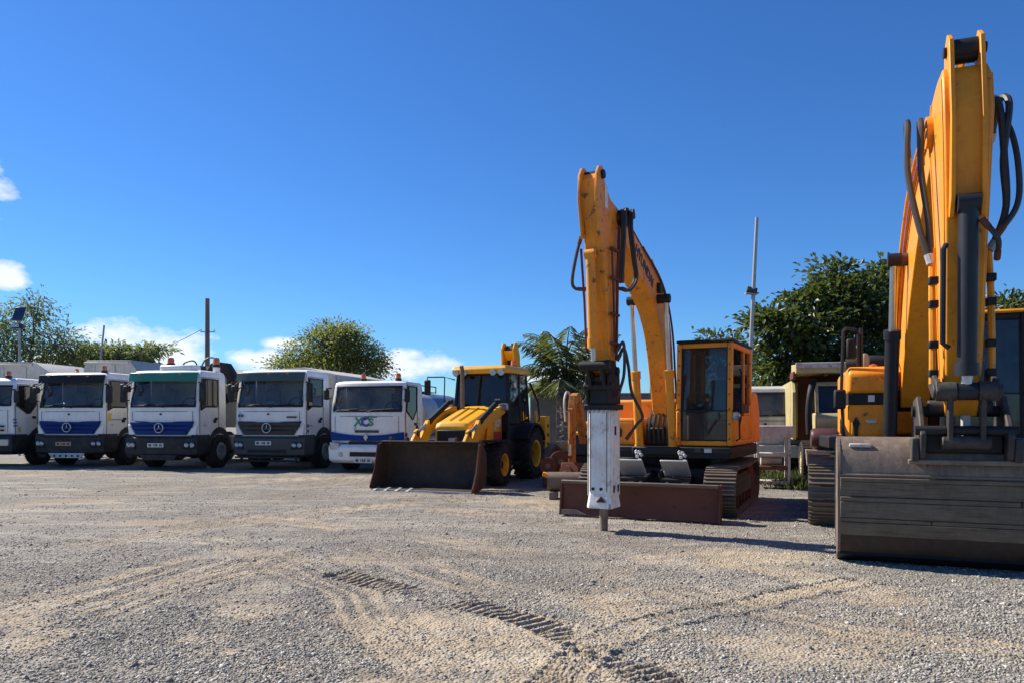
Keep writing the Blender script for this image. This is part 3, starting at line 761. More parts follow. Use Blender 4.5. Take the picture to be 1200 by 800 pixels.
def star_truck(label, loc, r, grille, visor, plate_mat, lip, crane=False, single_beacon=False, group=None):
    W, H, D = 1.15, 3.04, 1.78
    root = empty('tipper_truck', label, 'truck', loc, -R(r), group)
    zw, zt = 1.90, 2.78
    truck_cab(root, W, H, D, 0.95, zw, zt, WHITE)
    chassis(root, 1.22, 7.0, (1.38, 4.5, 5.8))
    fender(root, 1.38, 0.52, W, 0.52, PLASTIC)
    # bumper
    m = MB(); rings = []
    for z, y0, hw, bw in ((0.40, 0.06, 1.10, 0.14), (0.47, -0.05, 1.17, 0.13), (0.95, -0.07, 1.18, 0.12), (1.02, 0.0, 1.17, 0.1)):
        rings.append([V(x, y0 + bw * abs(x / hw) ** 3, z) for x in [hw * (2 * i / 10 - 1) for i in range(11)]] + [V(hw, 0.72, z), V(-hw, 0.72, z)])
    m.loft(rings); bum = m.build('bumper', GREYPL if grille is GREYPL else PLASTIC, root, bevel=0.02)
    for s in (-1, 1):
        h = MB().prism([(s * 0.78, 0.62), (s * 1.12, 0.66), (s * 1.13, 0.86), (s * 0.82, 0.86)], 0, 1, lambda t, a, b: (a, (-0.075 if t == 0 else 0.05) + 0.10 * (abs(a) / 1.1) ** 4, b))
        hl = h.build('headlight', BLACK, root, bevel=0.015)
        for k, (lx, lr) in enumerate(((0.875, 0.07), (1.03, 0.078))):
            yy = -0.082 + 0.10 * (lx / 1.1) ** 4
            MB().lathe([(lr, 0.02), (lr, 0.0), (lr * 0.8, -0.012), (0.001, -0.018)], (s * lx, yy, 0.755), 'y', 16).build('lens', LAMP, hl)
    licence_plate(bum, (-0.1, -0.075, 0.75 if lip != 'bars' else 0.82), 0.52, 0.12, plate_mat)
    if lip == 'bars':
        mb = MB()
        for z in (0.36, 0.26): mb.box(-1.08, 1.08, -0.02, 0.04, z, z + 0.055)
        for x in (-0.9, 0.9, -0.3, 0.3): mb.box(x - 0.03, x + 0.03, 0.04, 0.10, 0.24, 0.5)
        mb.build('under_run_bar', BLACK, root)
        MB().box(-0.62, 0.62, -0.078, -0.06, 0.53, 0.62).build('air_slot', BLACK, bum)
    else:
        mb = MB().prism([(-0.62, 0.46), (0.62, 0.46), (0.50, 0.30), (-0.50, 0.30)], 0, 1, lambda t, a, b: (a, -0.09 if t == 0 else -0.045, b))
        mb.build('skid_plate', STEEL if lip == 'skid' else PLASTIC, bum, bevel=0.01)
        for k in range(5):
            x = -0.4 + 0.2 * k
            MB().box(x - 0.035, x + 0.035, -0.096, -0.088, 0.34, 0.40).build('slot', BLACK, bum)
    # grille: trapezoid panel with raised slats
    poly = [(-1.04, 1.47), (1.04, 1.47), (0.98, 1.33), (0.80, 1.06), (-0.80, 1.06), (-0.98, 1.33)]
    bow = lambda a: 0.055 * abs(a) ** 3
    gr = MB().prism(poly, 0, 1, lambda t, a, b: (a, (-0.005 if t == 0 else 0.10) + bow(a), b)).build('grille', grille, root, bevel=0.012)
    for k, z in enumerate((1.40, 1.28, 1.16)):
        hw = (1.0, 0.93, 0.82)[k]
        sl = MB(); rr = []
        for x in [hw * (2 * i / 12 - 1) for i in range(13)]:
            rr.append([V(x, -0.045 + bow(x), z + 0.03), V(x, -0.012 + bow(x), z - 0.045), V(x, 0.03 + bow(x), z - 0.045), V(x, 0.03 + bow(x), z + 0.045)])
        sl.loft(rr).build('slat', grille, gr)
    star_badge(gr, (0.0, -0.07, 1.27), 0.14)
    for s in (-1, 1):      # white corner deflectors either side of the grille
        MB().prism([(s * 0.86, 1.06), (s * 1.1, 1.06), (s * 1.14, 1.38), (s * 1.04, 1.34)], 0, 1, lambda t, a, b: (a, (0.0 if t == 0 else 0.1) + 0.075 * abs(a) ** 3, b)).build('corner_panel', WHITE, root, bevel=0.015)
        MB().box(s * (W + 0.012) - 0.01, s * (W + 0.012) + 0.01, 1.0, 1.16, 1.42, 1.52).build('intake_grid', BLACK, root)
        if s > 0: MB().box(s * (W + 0.004) - 0.004, s * (W + 0.004) + 0.004, 0.42, 0.60, 1.33, 1.36).build('model_badge', CHROME, root)
    # dark skirts below the doors
    for s in (-1, 1): MB().prism([(0.10, 0.60), (0.76, 0.60), (0.80, 1.06), (0.10, 1.06)], s * (W - 0.2), s * (W + 0.012)).build('side_skirt', PLASTIC, root, bevel=0.015)
    # steps below the door
    for s in (-1, 1):
        for z in (0.5, 0.78): MB().box(s * 0.8, s * 1.16, 0.72, 0.86, z, z + 0.05).build('step', PLASTIC, root, bevel=0.01)
    # sun visor
    vm = MB(); rr = []
    for x in [1.12 * (2 * i / 12 - 1) for i in range(13)]:
        q = 0.1 * abs(x / 1.12) ** 3
        rr.append([V(x, 0.02 + q, 2.68), V(x, 0.07 + q, 2.94), V(x, 0.14 + q, 2.96), V(x, 0.05 + q, 2.68)])
    vm.loft(rr); vs = vm.build('sun_visor', visor, root, bevel=0.008)
    for x in (-0.7, 0.0, 0.62):
        MB().box(x - 0.04, x + 0.04, 0.035, 0.06, 2.88, 2.91).build('marker_lamp', BEACON, vs)
    for s in (-1, 1): mirror(root, (s * 1.14, 0.25, 2.66), (s * 1.30, 0.14, 2.33), (0.20, 0.11, 0.56))
    mirror(root, (-0.95, 0.16, 2.72), (-1.05, -0.05, 2.45), (0.22, 0.10, 0.2))
    if single_beacon:
        MB().box(-0.35, 0.75, 0.5, 1.0, H - 0.01, H + 0.16).build('roof_hatch', WHITE, root, bevel=0.05)
        beacon(root, (-0.12, 0.75, H + 0.2), 0.10, 0.2); beacon(root, (1.0, 1.45, H + 0.2), 0.10, 0.24)
        MB().box(0.92, 1.08, 1.38, 1.54, H - 0.05, H + 0.14).build('beacon_post', WHITE, root)
    else:
        if lip != 'bars': beacon(root, (0.86, 0.55, H + 0.04)); beacon(root, (-0.35, 0.9, H + 0.02), 0.06, 0.12)
    return root
def truck_one():
    """white truck at the left edge of the yard, blue-striped door, dark bumper"""
    root = empty('tipper_truck', 'white tipper truck with plain dark bumper and three short blue door stripes', 'truck', (-17.06, 23.88, 0), -R(4), 'trucks parked in a row')
    W, H, D = 1.15, 2.86, 1.7
    truck_cab(root, W, H, D, 1.0, 1.95, 2.62, WHITE, side_cut=True)
    chassis(root, 1.22, 7.0, (1.42, 4.4, 5.7)); fender(root, 1.42, 0.52, W, 0.52, PLASTIC)
    m = MB(); rings = []
    for z, y0, hw in ((0.40, 0.04, 1.12), (0.5, -0.06, 1.17), (0.98, -0.06, 1.18), (1.05, 0.0, 1.17)):
        rings.append([V(x, y0 + 0.12 * abs(x / hw) ** 3, z) for x in [hw * (2 * i / 10 - 1) for i in range(11)]] + [V(hw, 0.75, z), V(-hw, 0.75, z)])
    bum = m.loft(rings).build('bumper', PLASTIC, root, bevel=0.02)
    for s in (-1, 1): MB().box(s * 0.95 - 0.16, s * 0.95 + 0.16, -0.03, 0.1, 0.68, 0.9).build('headlight', LAMP, bum, bevel=0.02)
    for z in (1.15, 1.28): MB().box(-0.9, 0.9, 0.0, 0.08, z, z + 0.05).build('grille_slat', PLASTIC, root)
    for k in range(3):
        MB().box(W + 0.001, W + 0.009, 0.14, 0.34 - 0.03 * k, 1.30 + 0.10 * k, 1.34 + 0.10 * k).build('door_stripe', INKBLUE, root)
    MB().box(W + 0.001, W + 0.008, 0.35, 0.47, 1.1, 1.28).build('sticker', STICKER, root)
    beacon(root, (0.72, 0.5, H + 0.05)); beacon(root, (-0.7, 0.5, H + 0.05))
    for s in (-1, 1): mirror(root, (s * 1.14, 0.2, 2.5), (s * 1.30, 0.1, 2.25), (0.17, 0.10, 0.4))
    tipper_body(root, 1.12, 2.1, 5.2, 1.25, 3.48, GREYST, cham=(0.75, 0.5))
truck_one()
t2 = star_truck('white tipper truck with dark blue grille, black visor and orange number plate', (-14.12, 23.88, 0), 6, BLUE, BLACK, PLATEY, 'skid', group='trucks parked in a row')
tipper_body(t2, 1.05, 2.2, 5.6, 1.25, 3.56, GREYST, cham=(0.4, 0.5))
MB().box(1.154, 1.162, 0.30, 0.46, 1.48, 1.72).build('sticker', STICKER, t2)
MB().box(1.154, 1.160, 0.3, 1.25, 1.50, 1.525).build('door_stripe', INKBLUE, t2)
t3 = star_truck('white truck with green sun visor, blue grille and black loader crane behind its cab', (-10.64, 22.7, 0), 8, BLUE, GREENV, PLATEW, 'dark', single_beacon=True, group='trucks parked in a row')
def crane(root):
    c = MB().box(-0.5, 0.5, 1.95, 2.45, 0.95, 1.7).build('crane_base', BLACK, root, bevel=0.03)
    MB().cyl((0.1, 2.2, 1.7), (0.1, 2.2, 3.1), 0.2, 0.17, 14).build('crane_column', BLACK, root)
    MB().prism([(0.25, 2.95), (0.45, 3.35), (0.62, 3.42), (1.02, 3.36), (1.32, 2.9), (1.26, 2.2), (1.05, 2.25), (1.02, 2.85), (0.9, 3.0)], 0, 1, lambda t, a, b: (a, 2.05 + 0.32 * t, b)).build('crane_arm', BLACK, root, bevel=0.02)
    MB().beam((1.12, 2.2, 2.3), (-0.6, 2.2, 1.5), 0.22, 0.26).build('crane_arm', BLACK, root, bevel=0.02)
    h = MB(); h.tube(catmull([(0.1, 1.95, 3.0), (0.35, 1.9, 3.45), (0.62, 1.95, 3.52), (0.8, 2.0, 3.3)]), 0.025, 6); h.tube(catmull([(0.15, 1.95, 2.9), (0.0, 1.9, 3.4), (-0.35, 1.92, 3.38), (-0.5, 2.0, 3.25)]), 0.025, 6)
    h.box(-0.6, 0.15, 2.0, 2.3, 3.1, 3.28)
    h.build('crane_hose', HOSE, root)
    MB().cyl((0.55, 2.0, 3.0), (1.1, 2.0, 2.6), 0.06, n=10).build('crane_cylinder', CHROME, root)
crane(t3)
tipper_body(t3, 1.15, 2.8, 6.8, 1.25, 3.30, GREYST, cham=(0.9, 0.35))
t4 = star_truck('white tipper truck with dark grey grille and smoked green visor', (-7.33, 22.52, 0), 12, GREYPL, OLIVEV, PLATEW, 'bars', group='trucks parked in a row')
tipper_body(t4, 1.2, 2.1, 7.0, 1.25, 3.22, GREYST, peak=-0.08, cham=(1.1, 0.25))
for k, x in enumerate((-0.98, -0.88)): MB().box(x - 0.03, x + 0.035, 0.045, 0.06, 1.60, 1.68).build('model_badge', INKBLUE, t4)
MB().box(0.60, 0.92, 0.035, 0.055, 1.57, 1.62).build('model_badge', GREYPL, t4)
for k in range(2): MB().box(1.154, 1.16, 0.28, 0.36, 1.13 + 0.16 * k, 1.22 + 0.16 * k).build('sticker', PLASTIC, t4)

def tanker():
    root = empty('tanker_truck', 'all-white tanker truck with blue front band and green and blue lettering', 'truck', (-4.22, 21.5, 0), -R(14), 'trucks parked in a row')
    W, H, D = 1.15, 2.66, 1.62
    truck_cab(root, W, H, D, 0.85, 1.75, 2.50, WHITE, slope=0.2, bulge=0.08, side_cut=True, doorz=0.8)
    chassis(root, 1.2, 6.2, (1.28, 4.6)); fender(root, 1.28, 0.5, W, 0.5, WHITE)
    m = MB(); rings = []
    for z, y0, hw in ((0.27, 0.04, 1.12), (0.36, -0.08, 1.17), (0.72, -0.10, 1.18), (0.82, 0.0, 1.17)):
        rings.append([V(x, y0 + 0.16 * abs(x / hw) ** 3, z) for x in [hw * (2 * i / 12 - 1) for i in range(13)]] + [V(hw, 0.7, z), V(-hw, 0.7, z)])
    bum = m.loft(rings).build('bumper', WHITE, root, bevel=0.03)
    bow = lambda a: 0.12 * abs(a / 1.15) ** 3
    for s in (-1, 1):
        MB().prism([(s * 0.72, 0.63), (s * 1.10, 0.66), (s * 1.12, 0.88), (s * 0.80, 0.86)], 0, 1, lambda t, a, b: (a, (-0.09 if t == 0 else 0.06) + bow(a), b)).build('headlight', LAMP, bum, bevel=0.02)
        MB().lathe([(0.07, -0.01), (0.06, -0.02), (0.001, -0.02)], (s * 0.72, -0.085 + bow(0.72), 0.53), 'y', 14).build('fog_lamp', LAMP, bum)
    MB().box(-0.42, 0.42, -0.112, -0.08, 0.47, 0.60).build('air_slot', BLACK, bum, bevel=0.01)
    licence_plate(bum, (0.0, -0.10, 0.36), 0.55, 0.12, PLATEW)
    MB().box(-0.5, 0.5, 0.0, 0.08, 0.80, 0.90).build('grille_gap', BLACK, root)
    band = MB(); rr = []
    for x in [1.13 * (2 * i / 16 - 1) for i in range(17)]:
        lift = 0.10 * abs(x / 1.13) ** 2
        rr.append([V(x, 0.025 + bow(x), 0.92 + lift * 0.0), V(x, 0.025 + bow(x), 1.07 + lift), V(x, 0.09 + bow(x), 1.07 + lift), V(x, 0.09 + bow(x), 0.92)])
    band.loft(rr).build('blue_band', BLUE, root)
    sb = MB().box(W + 0.002, W + 0.010, 0.2, 0.38, 0.94, 1.15); sb.build('blue_band', BLUE, root)
    diamond_badge(root, (0.03, 0.01, 1.02), 0.12)
    MB().box(-0.32, 0.42, 0.022, 0.04, 1.15, 1.22).build('maker_badge', GREYPL, root)
    y = 0.03
    text_mesh('logo_letter', 'X', 0.34, INKGREEN, root, (-0.22, y, 1.45), (1, 0, 0), (0, 0, 1), 0.01, 0.1)
    text_mesh('logo_letter', 'C', 0.36, INKBLUE, root, (0.0, y, 1.45), (1, 0, 0), (0, 0, 1), 0.018)
    text_mesh('logo_letter', 'S', 0.30, INKGREEN, root, (0.18, y, 1.44), (1, 0, 0), (0, 0, 1), 0.012)
    MB().tube([(0.0, y - 0.002, 1.58), (0.12, y - 0.002, 1.60), (0.36, y, 1.585)], 0.012, 5).build('logo_stroke', INKGREEN, root)
    MB().tube([(-0.3, y - 0.002, 1.36), (-0.33, y, 1.22)], 0.010, 5).build('logo_stroke', INKGREEN, root)
    beacon(root, (-0.32, 0.62, H + 0.04)); beacon(root, (0.78, 0.62, H + 0.04))
    mirror(root, (-1.12, 0.16, 2.44), (-1.20, 0.0, 2.25), (0.16, 0.1, 0.3)); mirror(root, (1.12, 0.16, 2.44), (1.26, 0.1, 2.2), (0.16, 0.1, 0.36))
    for k in range(3): MB().box(W + 0.002, W + 0.009, 1.28, 1.36, 1.20 + 0.14 * k, 1.31 + 0.14 * k).build('sticker', STICKER, root)
    MB().lathe([(0.09, 0), (0.09, 0.01), (0.001, 0.012)], (W, 1.14, 1.28), 'x', 16).build('fuel_cap', BLACK, root)
    # the tank: rounded box section with dished end
    prof = lambda k, y, x0: [V(x0 + 1.12 * k * math.copysign(abs(math.cos(t)) ** 0.75, math.cos(t)), y, 1.62 + 0.78 * k * math.copysign(abs(math.sin(t)) ** 0.75, math.sin(t))) for t in [2 * math.pi * i / 32 for i in range(32)]]
    MB().loft([prof(0.3, 1.80, 0), prof(0.75, 1.86, 0), prof(0.95, 1.96, 0), prof(1, 2.1, 0), prof(1, 3.2, 0)]).build('tank', TANK, root, ang=60)
    MB().loft([prof(1.0, 3.21, 0), prof(1.0, 5.9, 0), prof(0.9, 6.1, 0), prof(0.3, 6.2, 0)]).build('tank', TANKBLUE, root, ang=60)
    h = MB().lathe([(0.28, 0), (0.28, 0.14), (0.2, 0.17), (0.001, 0.18)], (0.1, 2.6, 2.38), 'z', 16); h.build('hatch', GREYST, root)
    rl = MB()
    for s in (-1, 1): rl.tube([(s * 0.5, 2.0, 2.40), (s * 0.5, 2.0, 2.62), (s * 0.5, 4.6, 2.62), (s * 0.5, 4.6, 2.4)], 0.02, 6)
    rl.box(-0.5, 0.5, 2.1, 4.6, 2.41, 2.44)
    rl.build('walkway', GREYPL, root)
    for x in (0.62, 0.78, 0.92):
        MB().cyl((x, 2.05, 2.30), (x, 2.05, 2.52), 0.06, 0.04, 8).build('valve', RUST, root)
tanker()

# ------------------------------------------------------------------ excavators
def uz(x, a, b): return (x, -a, b)
def ribbon(cl, half, n=6, flare=None):
    """box-section arm in the (forward, up) plane from a centre line of (u, z, thickness)"""
    pts = catmull([V(*p) for p in cl], n); top, bot = [], []
    for i, p in enumerate(pts):
        a, b = pts[max(i - 1, 0)], pts[min(i + 1, len(pts) - 1)]
        d = V(b.x - a.x, b.y - a.y, 0).normalized(); nn = V(-d.y, d.x, 0)
        top.append((p.x + nn.x * p.z / 2, p.y + nn.y * p.z / 2)); bot.append((p.x - nn.x * p.z / 2, p.y - nn.y * p.z / 2))
    m = MB(); rings = []
    for (a, b), (c, d) in zip(top, bot):
        rings.append([V(-half, -a, b), V(half, -a, b), V(half, -c, d), V(-half, -c, d)])
    m.loft(rings)
    return m, top, bot
SHOES = {}
def track(root, xc, w, yf, yr, r, ns, mat, frame_mat, side):
    """one crawler track: side frame with idler, sprocket and rollers; every shoe is a piece of its own"""
    zc = r + 0.02
    m = MB()
    m.prism([(yf + 0.1, zc - 0.16), (yr - 0.1, zc - 0.16), (yr - 0.1, zc + 0.12), (yf + 0.1, zc + 0.12)], xc - w * 0.3, xc + w * 0.3)
    m.prism([(yf + 0.5, zc + 0.12), (yr - 0.5, zc + 0.12), (yr - 0.8, zc + r * 0.55), (yf + 0.8, zc + r * 0.55)], xc - w * 0.28, xc + w * 0.28)
    fr = m.build('track', frame_mat, root, bevel=0.015)
    for y in (yf, yr):
        MB().lathe([(0.08, -w * 0.36), (r * 0.6, -w * 0.3), (r * 0.86, -w * 0.2), (r * 0.86, w * 0.2), (r * 0.6, w * 0.3), (0.08, w * 0.36), (0.001, w * 0.36)], (xc, y, zc), n=24).build('idler' if y == yf else 'sprocket', RUST, fr)
    nr = 6
    for k in range(nr):
        y = yf + (yr - yf) * (k + 0.7) / (nr + 0.4)
        MB().lathe([(0.05, -w * 0.3), (0.11, -w * 0.3), (0.11, w * 0.3), (0.05, w * 0.3), (0.001, w * 0.3)], (xc, y, 0.16), n=14).build('roller', RUST, fr)
    key = (round(w, 3), round(r, 3), ns)
    L = 2 * (yr - yf) + 2 * math.pi * r; pitch = L / ns
    if key not in SHOES:
        s = MB(); h = w / 2; p = pitch * 0.47
        s.box(-h, h, -p, p, -0.028, -0.004)
        for y in (-p * 0.8, 0.0, p * 0.8): s.box(-h + 0.005, h - 0.005, y - 0.011, y + 0.011, -0.004, 0.026)
        s.box(-h * 0.4, -h * 0.2, -p, p, -0.07, -0.028); s.box(h * 0.2, h * 0.4, -p, p, -0.07, -0.028)
        ob = s.build('track_shoe', mat, fr); SHOES[key] = ob.data; bpy.data.objects.remove(ob)
    for k in range(ns):
        d = k * pitch; S = yr - yf
        if d < S: y, z, a = yf + d, zc + r, 0.0
        elif d < S + math.pi * r:
            t = (d - S) / r; y, z, a = yr + r * math.sin(t), zc + r * math.cos(t), -t
        elif d < 2 * S + math.pi * r: y, z, a = yr - (d - S - math.pi * r), zc - r, math.pi
        else:
            t = (d - 2 * S - math.pi * r) / r; y, z, a = yf - r * math.sin(t), zc - r * math.cos(t), math.pi - t
        o = bpy.data.objects.new('track_shoe', SHOES[key]); COL.objects.link(o); o.parent = fr
        sag = 0.02 * math.sin(math.pi * (y - yf) / S) if a == 0.0 else 0
        o.location = (xc, y, z - sag - 0.012); o.rotation_euler = (a, random.uniform(-0.012, 0.012), 0)
    return fr
def cylinder(root, p0, p1, r, frac, barrel_mat, rz, rod_r=None, name='hydraulic_cylinder', collar=True):
    """hydraulic ram: barrel from p0, chrome rod to p1"""
    p0, p1 = V(*p0), V(*p1); q = p0.lerp(p1, frac); d = (p1 - p0).normalized()
    m = MB().cyl(p0, q, r, n=18)
    if collar: m.cyl(q - d * 0.10, q + d * 0.03, r * 1.22, n=18)
    m.cyl(p0 - V(r * 1.1, 0, 0), p0 + V(r * 1.1, 0, 0), r * 1.05, n=14)
    b = m.build(name, barrel_mat, root, rz=rz)
    g = MB().cyl(q, p1, rod_r or r * 0.55, n=14); g.build('piston_rod', CHROME, b)
    e = MB().cyl(p1 - V(r * 0.9, 0, 0), p1 + V(r * 0.9, 0, 0), r * 1.0, n=14); e.build('rod_eye', barrel_mat if barrel_mat is NAVY else RUST, b)
    return b
def cab_box(root, x0, x1, y0, y1, z0, z1, mat, rz, split, lean=0.06, roofmat=None, glassm=None, seatmat=None):
    """operator's cab of posts and rails with panes between them; front is y0, door is on x1"""
    glassm = glassm or GLASS; t = 0.085
    yf = lambda z: y0 + lean * max(0, (z - split) / (z1 - split))
    m = MB()
    for x in (x0, x1 - t):
        m.hexa([(x, y0, z0), (x + t, y0, z0), (x + t, y0 + t, z0), (x, y0 + t, z0), (x, yf(split), split), (x + t, yf(split), split), (x + t, yf(split) + t, split), (x, yf(split) + t, split)])
        m.hexa([(x, y0, split), (x + t, y0, split), (x + t, y0 + t, split), (x, y0 + t, split), (x, yf(z1), z1), (x + t, yf(z1), z1), (x + t, yf(z1) + t, z1), (x, yf(z1) + t, z1)])
        m.box(x, x + t, y1 - t, y1, z0, z1)
        m.box(x, x + t, yf(z1) + t, y1 - t, z1 - t, z1)
        m.box(x, x + t, y0 + t, y1 - t, z0, z0 + t)
    m.box(x0 + t, x1 - t, yf(z1), yf(z1) + t, z1 - t, z1); m.box(x0 + t, x1 - t, y0, y0 + t, z0, z0 + t)
    m.box(x0 + t, x1 - t, y1 - t, y1, z1 - t, z1); m.box(x0 + t, x1 - t, y1 - t, y1, z0, z0 + 0.55)
    fr = m.build('cab_frame', mat, root, rz=rz, bevel=0.02)
    bolts = MB()
    for i in range(7):
        z = z0 + 0.12 + i * (z1 - z0 - 0.24) / 6
        for x in (x0 + t / 2, x1 - t / 2): bolts.cyl((x, yf(z) - 0.012, z), (x, yf(z) + 0.01, z), 0.014, n=8)
    bolts.build('bolt', RUST, fr)
    MB().box(x0 - 0.01, x1 + 0.01, yf(z1) - 0.03, y1 + 0.02, z1 + 0.002, z1 + 0.055).build('roof', roofmat or mat, root, rz=rz, bevel=0.03)
    wn_ = lambda q, nm: MB().plate(q, 0.008).build(nm, glassm, root, rz=rz)
    e = t + 0.001
    up = wn_([(x0 + e, y0 + 0.03, split + 0.012), (x1 - e, y0 + 0.03, split + 0.012), (x1 - e, yf(z1) + 0.03, z1 - e), (x0 + e, yf(z1) + 0.03, z1 - e)], 'front_window')
    lo = wn_([(x0 + e, y0 + 0.03, z0 + e), (x1 - e, y0 + 0.03, z0 + e), (x1 - e, y0 + 0.03, split - 0.012), (x0 + e, y0 + 0.03, split - 0.012)], 'front_window')
    MB().box(x0 + e, x1 - e, y0 + 0.005, y0 + 0.055, split - 0.012, split + 0.012).build('window_rail', BLACK, fr)
    seal = MB()
    for (a, b, z_0, z_1, yy0, yy1) in ((x0 + e, x1 - e, z0 + e, z1 - e, y0 + 0.022, yf(z1) + 0.022),):
        seal.tube([(a, yy0, z_0), (b, yy0, z_0), (b, y0 + 0.022, split), (b, yy1, z_1), (a, yy1, z_1), (a, y0 + 0.022, split), (a, yy0, z_0)], 0.018, 6)
    seal.build('window_seal', BLACK, fr)
    ym = y0 + (y1 - y0) * 0.62
    for x in (x0 + t / 2, x1 - t / 2):
        wn_([(x, y0 + e, z0 + 0.5), (x, ym, z0 + 0.5), (x, ym, z1 - e), (x, yf(z1) + e, z1 - e)], 'side_window')
        wn_([(x, ym + 0.06, z0 + 0.7), (x, y1 - e, z0 + 0.7), (x, y1 - e, z1 - e), (x, ym + 0.06, z1 - e)], 'side_window')
    wn_([(x0 + e, y1 - t / 2, z0 + 0.56), (x1 - e, y1 - t / 2, z0 + 0.56), (x1 - e, y1 - t / 2, z1 - e), (x0 + e, y1 - t / 2, z1 - e)], 'rear_window')
    dp = MB()
    for x in (x0 + 0.01, x1 - t + 0.03):
        dp.box(x, x + 0.045, y0 + t, y1 - t, z0 + t, z0 + 0.5); dp.box(x, x + 0.045, ym, ym + 0.06, z0 + 0.5, z1 - t); dp.box(x, x + 0.045, ym + 0.06, y1 - t, z0 + 0.5, z0 + 0.7)
    dp.build('door_panel', BLACK if mat is not ORANGE else ORANGE, fr, bevel=0.012)
    hr = MB().tube([(x1 + 0.05, y0 + 0.35, z0 + 0.35), (x1 + 0.07, y0 + 0.35, z0 + 0.45), (x1 + 0.07, y0 + 0.42, z1 - 0.5), (x1 + 0.04, y0 + 0.42, z1 - 0.42)], 0.017, 7); hr.build('grab_rail', BLACK, fr)
    # inside
    xm = (x0 + x1) / 2 + 0.02; sm_ = seatmat or GREYSEAT
    MB().box(x0 + t, x1 - t, y0 + t, y1 - t, z0 + 0.01, z0 + 0.05).build('cab_floor', BLACK, root, rz=rz)
    st = MB().box(xm - 0.26, xm + 0.26, y1 - 0.75, y1 - 0.22, z0 + 0.42, z0 + 0.58); st.box(xm - 0.25, xm + 0.25, y1 - 0.36, y1 - 0.2, z0 + 0.6, z0 + 1.2); st.box(xm - 0.2, xm + 0.2, y1 - 0.7, y1 - 0.3, z0 + 0.05, z0 + 0.42)
    se = st.build('seat', sm_, root, rz=rz, bevel=0.05)
    MB().box(xm - 0.15, xm + 0.15, y1 - 0.33, y1 - 0.22, z0 + 1.22, z0 + 1.42).build('headrest', sm_, se, bevel=0.04)
    for s in (-1, 1):
        cs = MB()
        cs.box(xm + s * 0.36 - 0.08, xm + s * 0.36 + 0.08, y1 - 0.85, y1 - 0.25, z0 + 0.55, z0 + 0.72)
        cs.cyl((xm + s * 0.36, y1 - 0.78, z0 + 0.7), (xm + s * 0.36, y1 - 0.82, z0 + 0.92), 0.025, 0.035, 8)
        cs.build('console', BLACK, root, rz=rz)
    for s in (-0.12, 0.12): MB().cyl((xm + s, y0 + 0.32, z0 + 0.05), (xm + s, y0 + 0.22, z0 + 0.6), 0.016, n=6).build('pedal_lever', BLACK, root, rz=rz)
    return fr

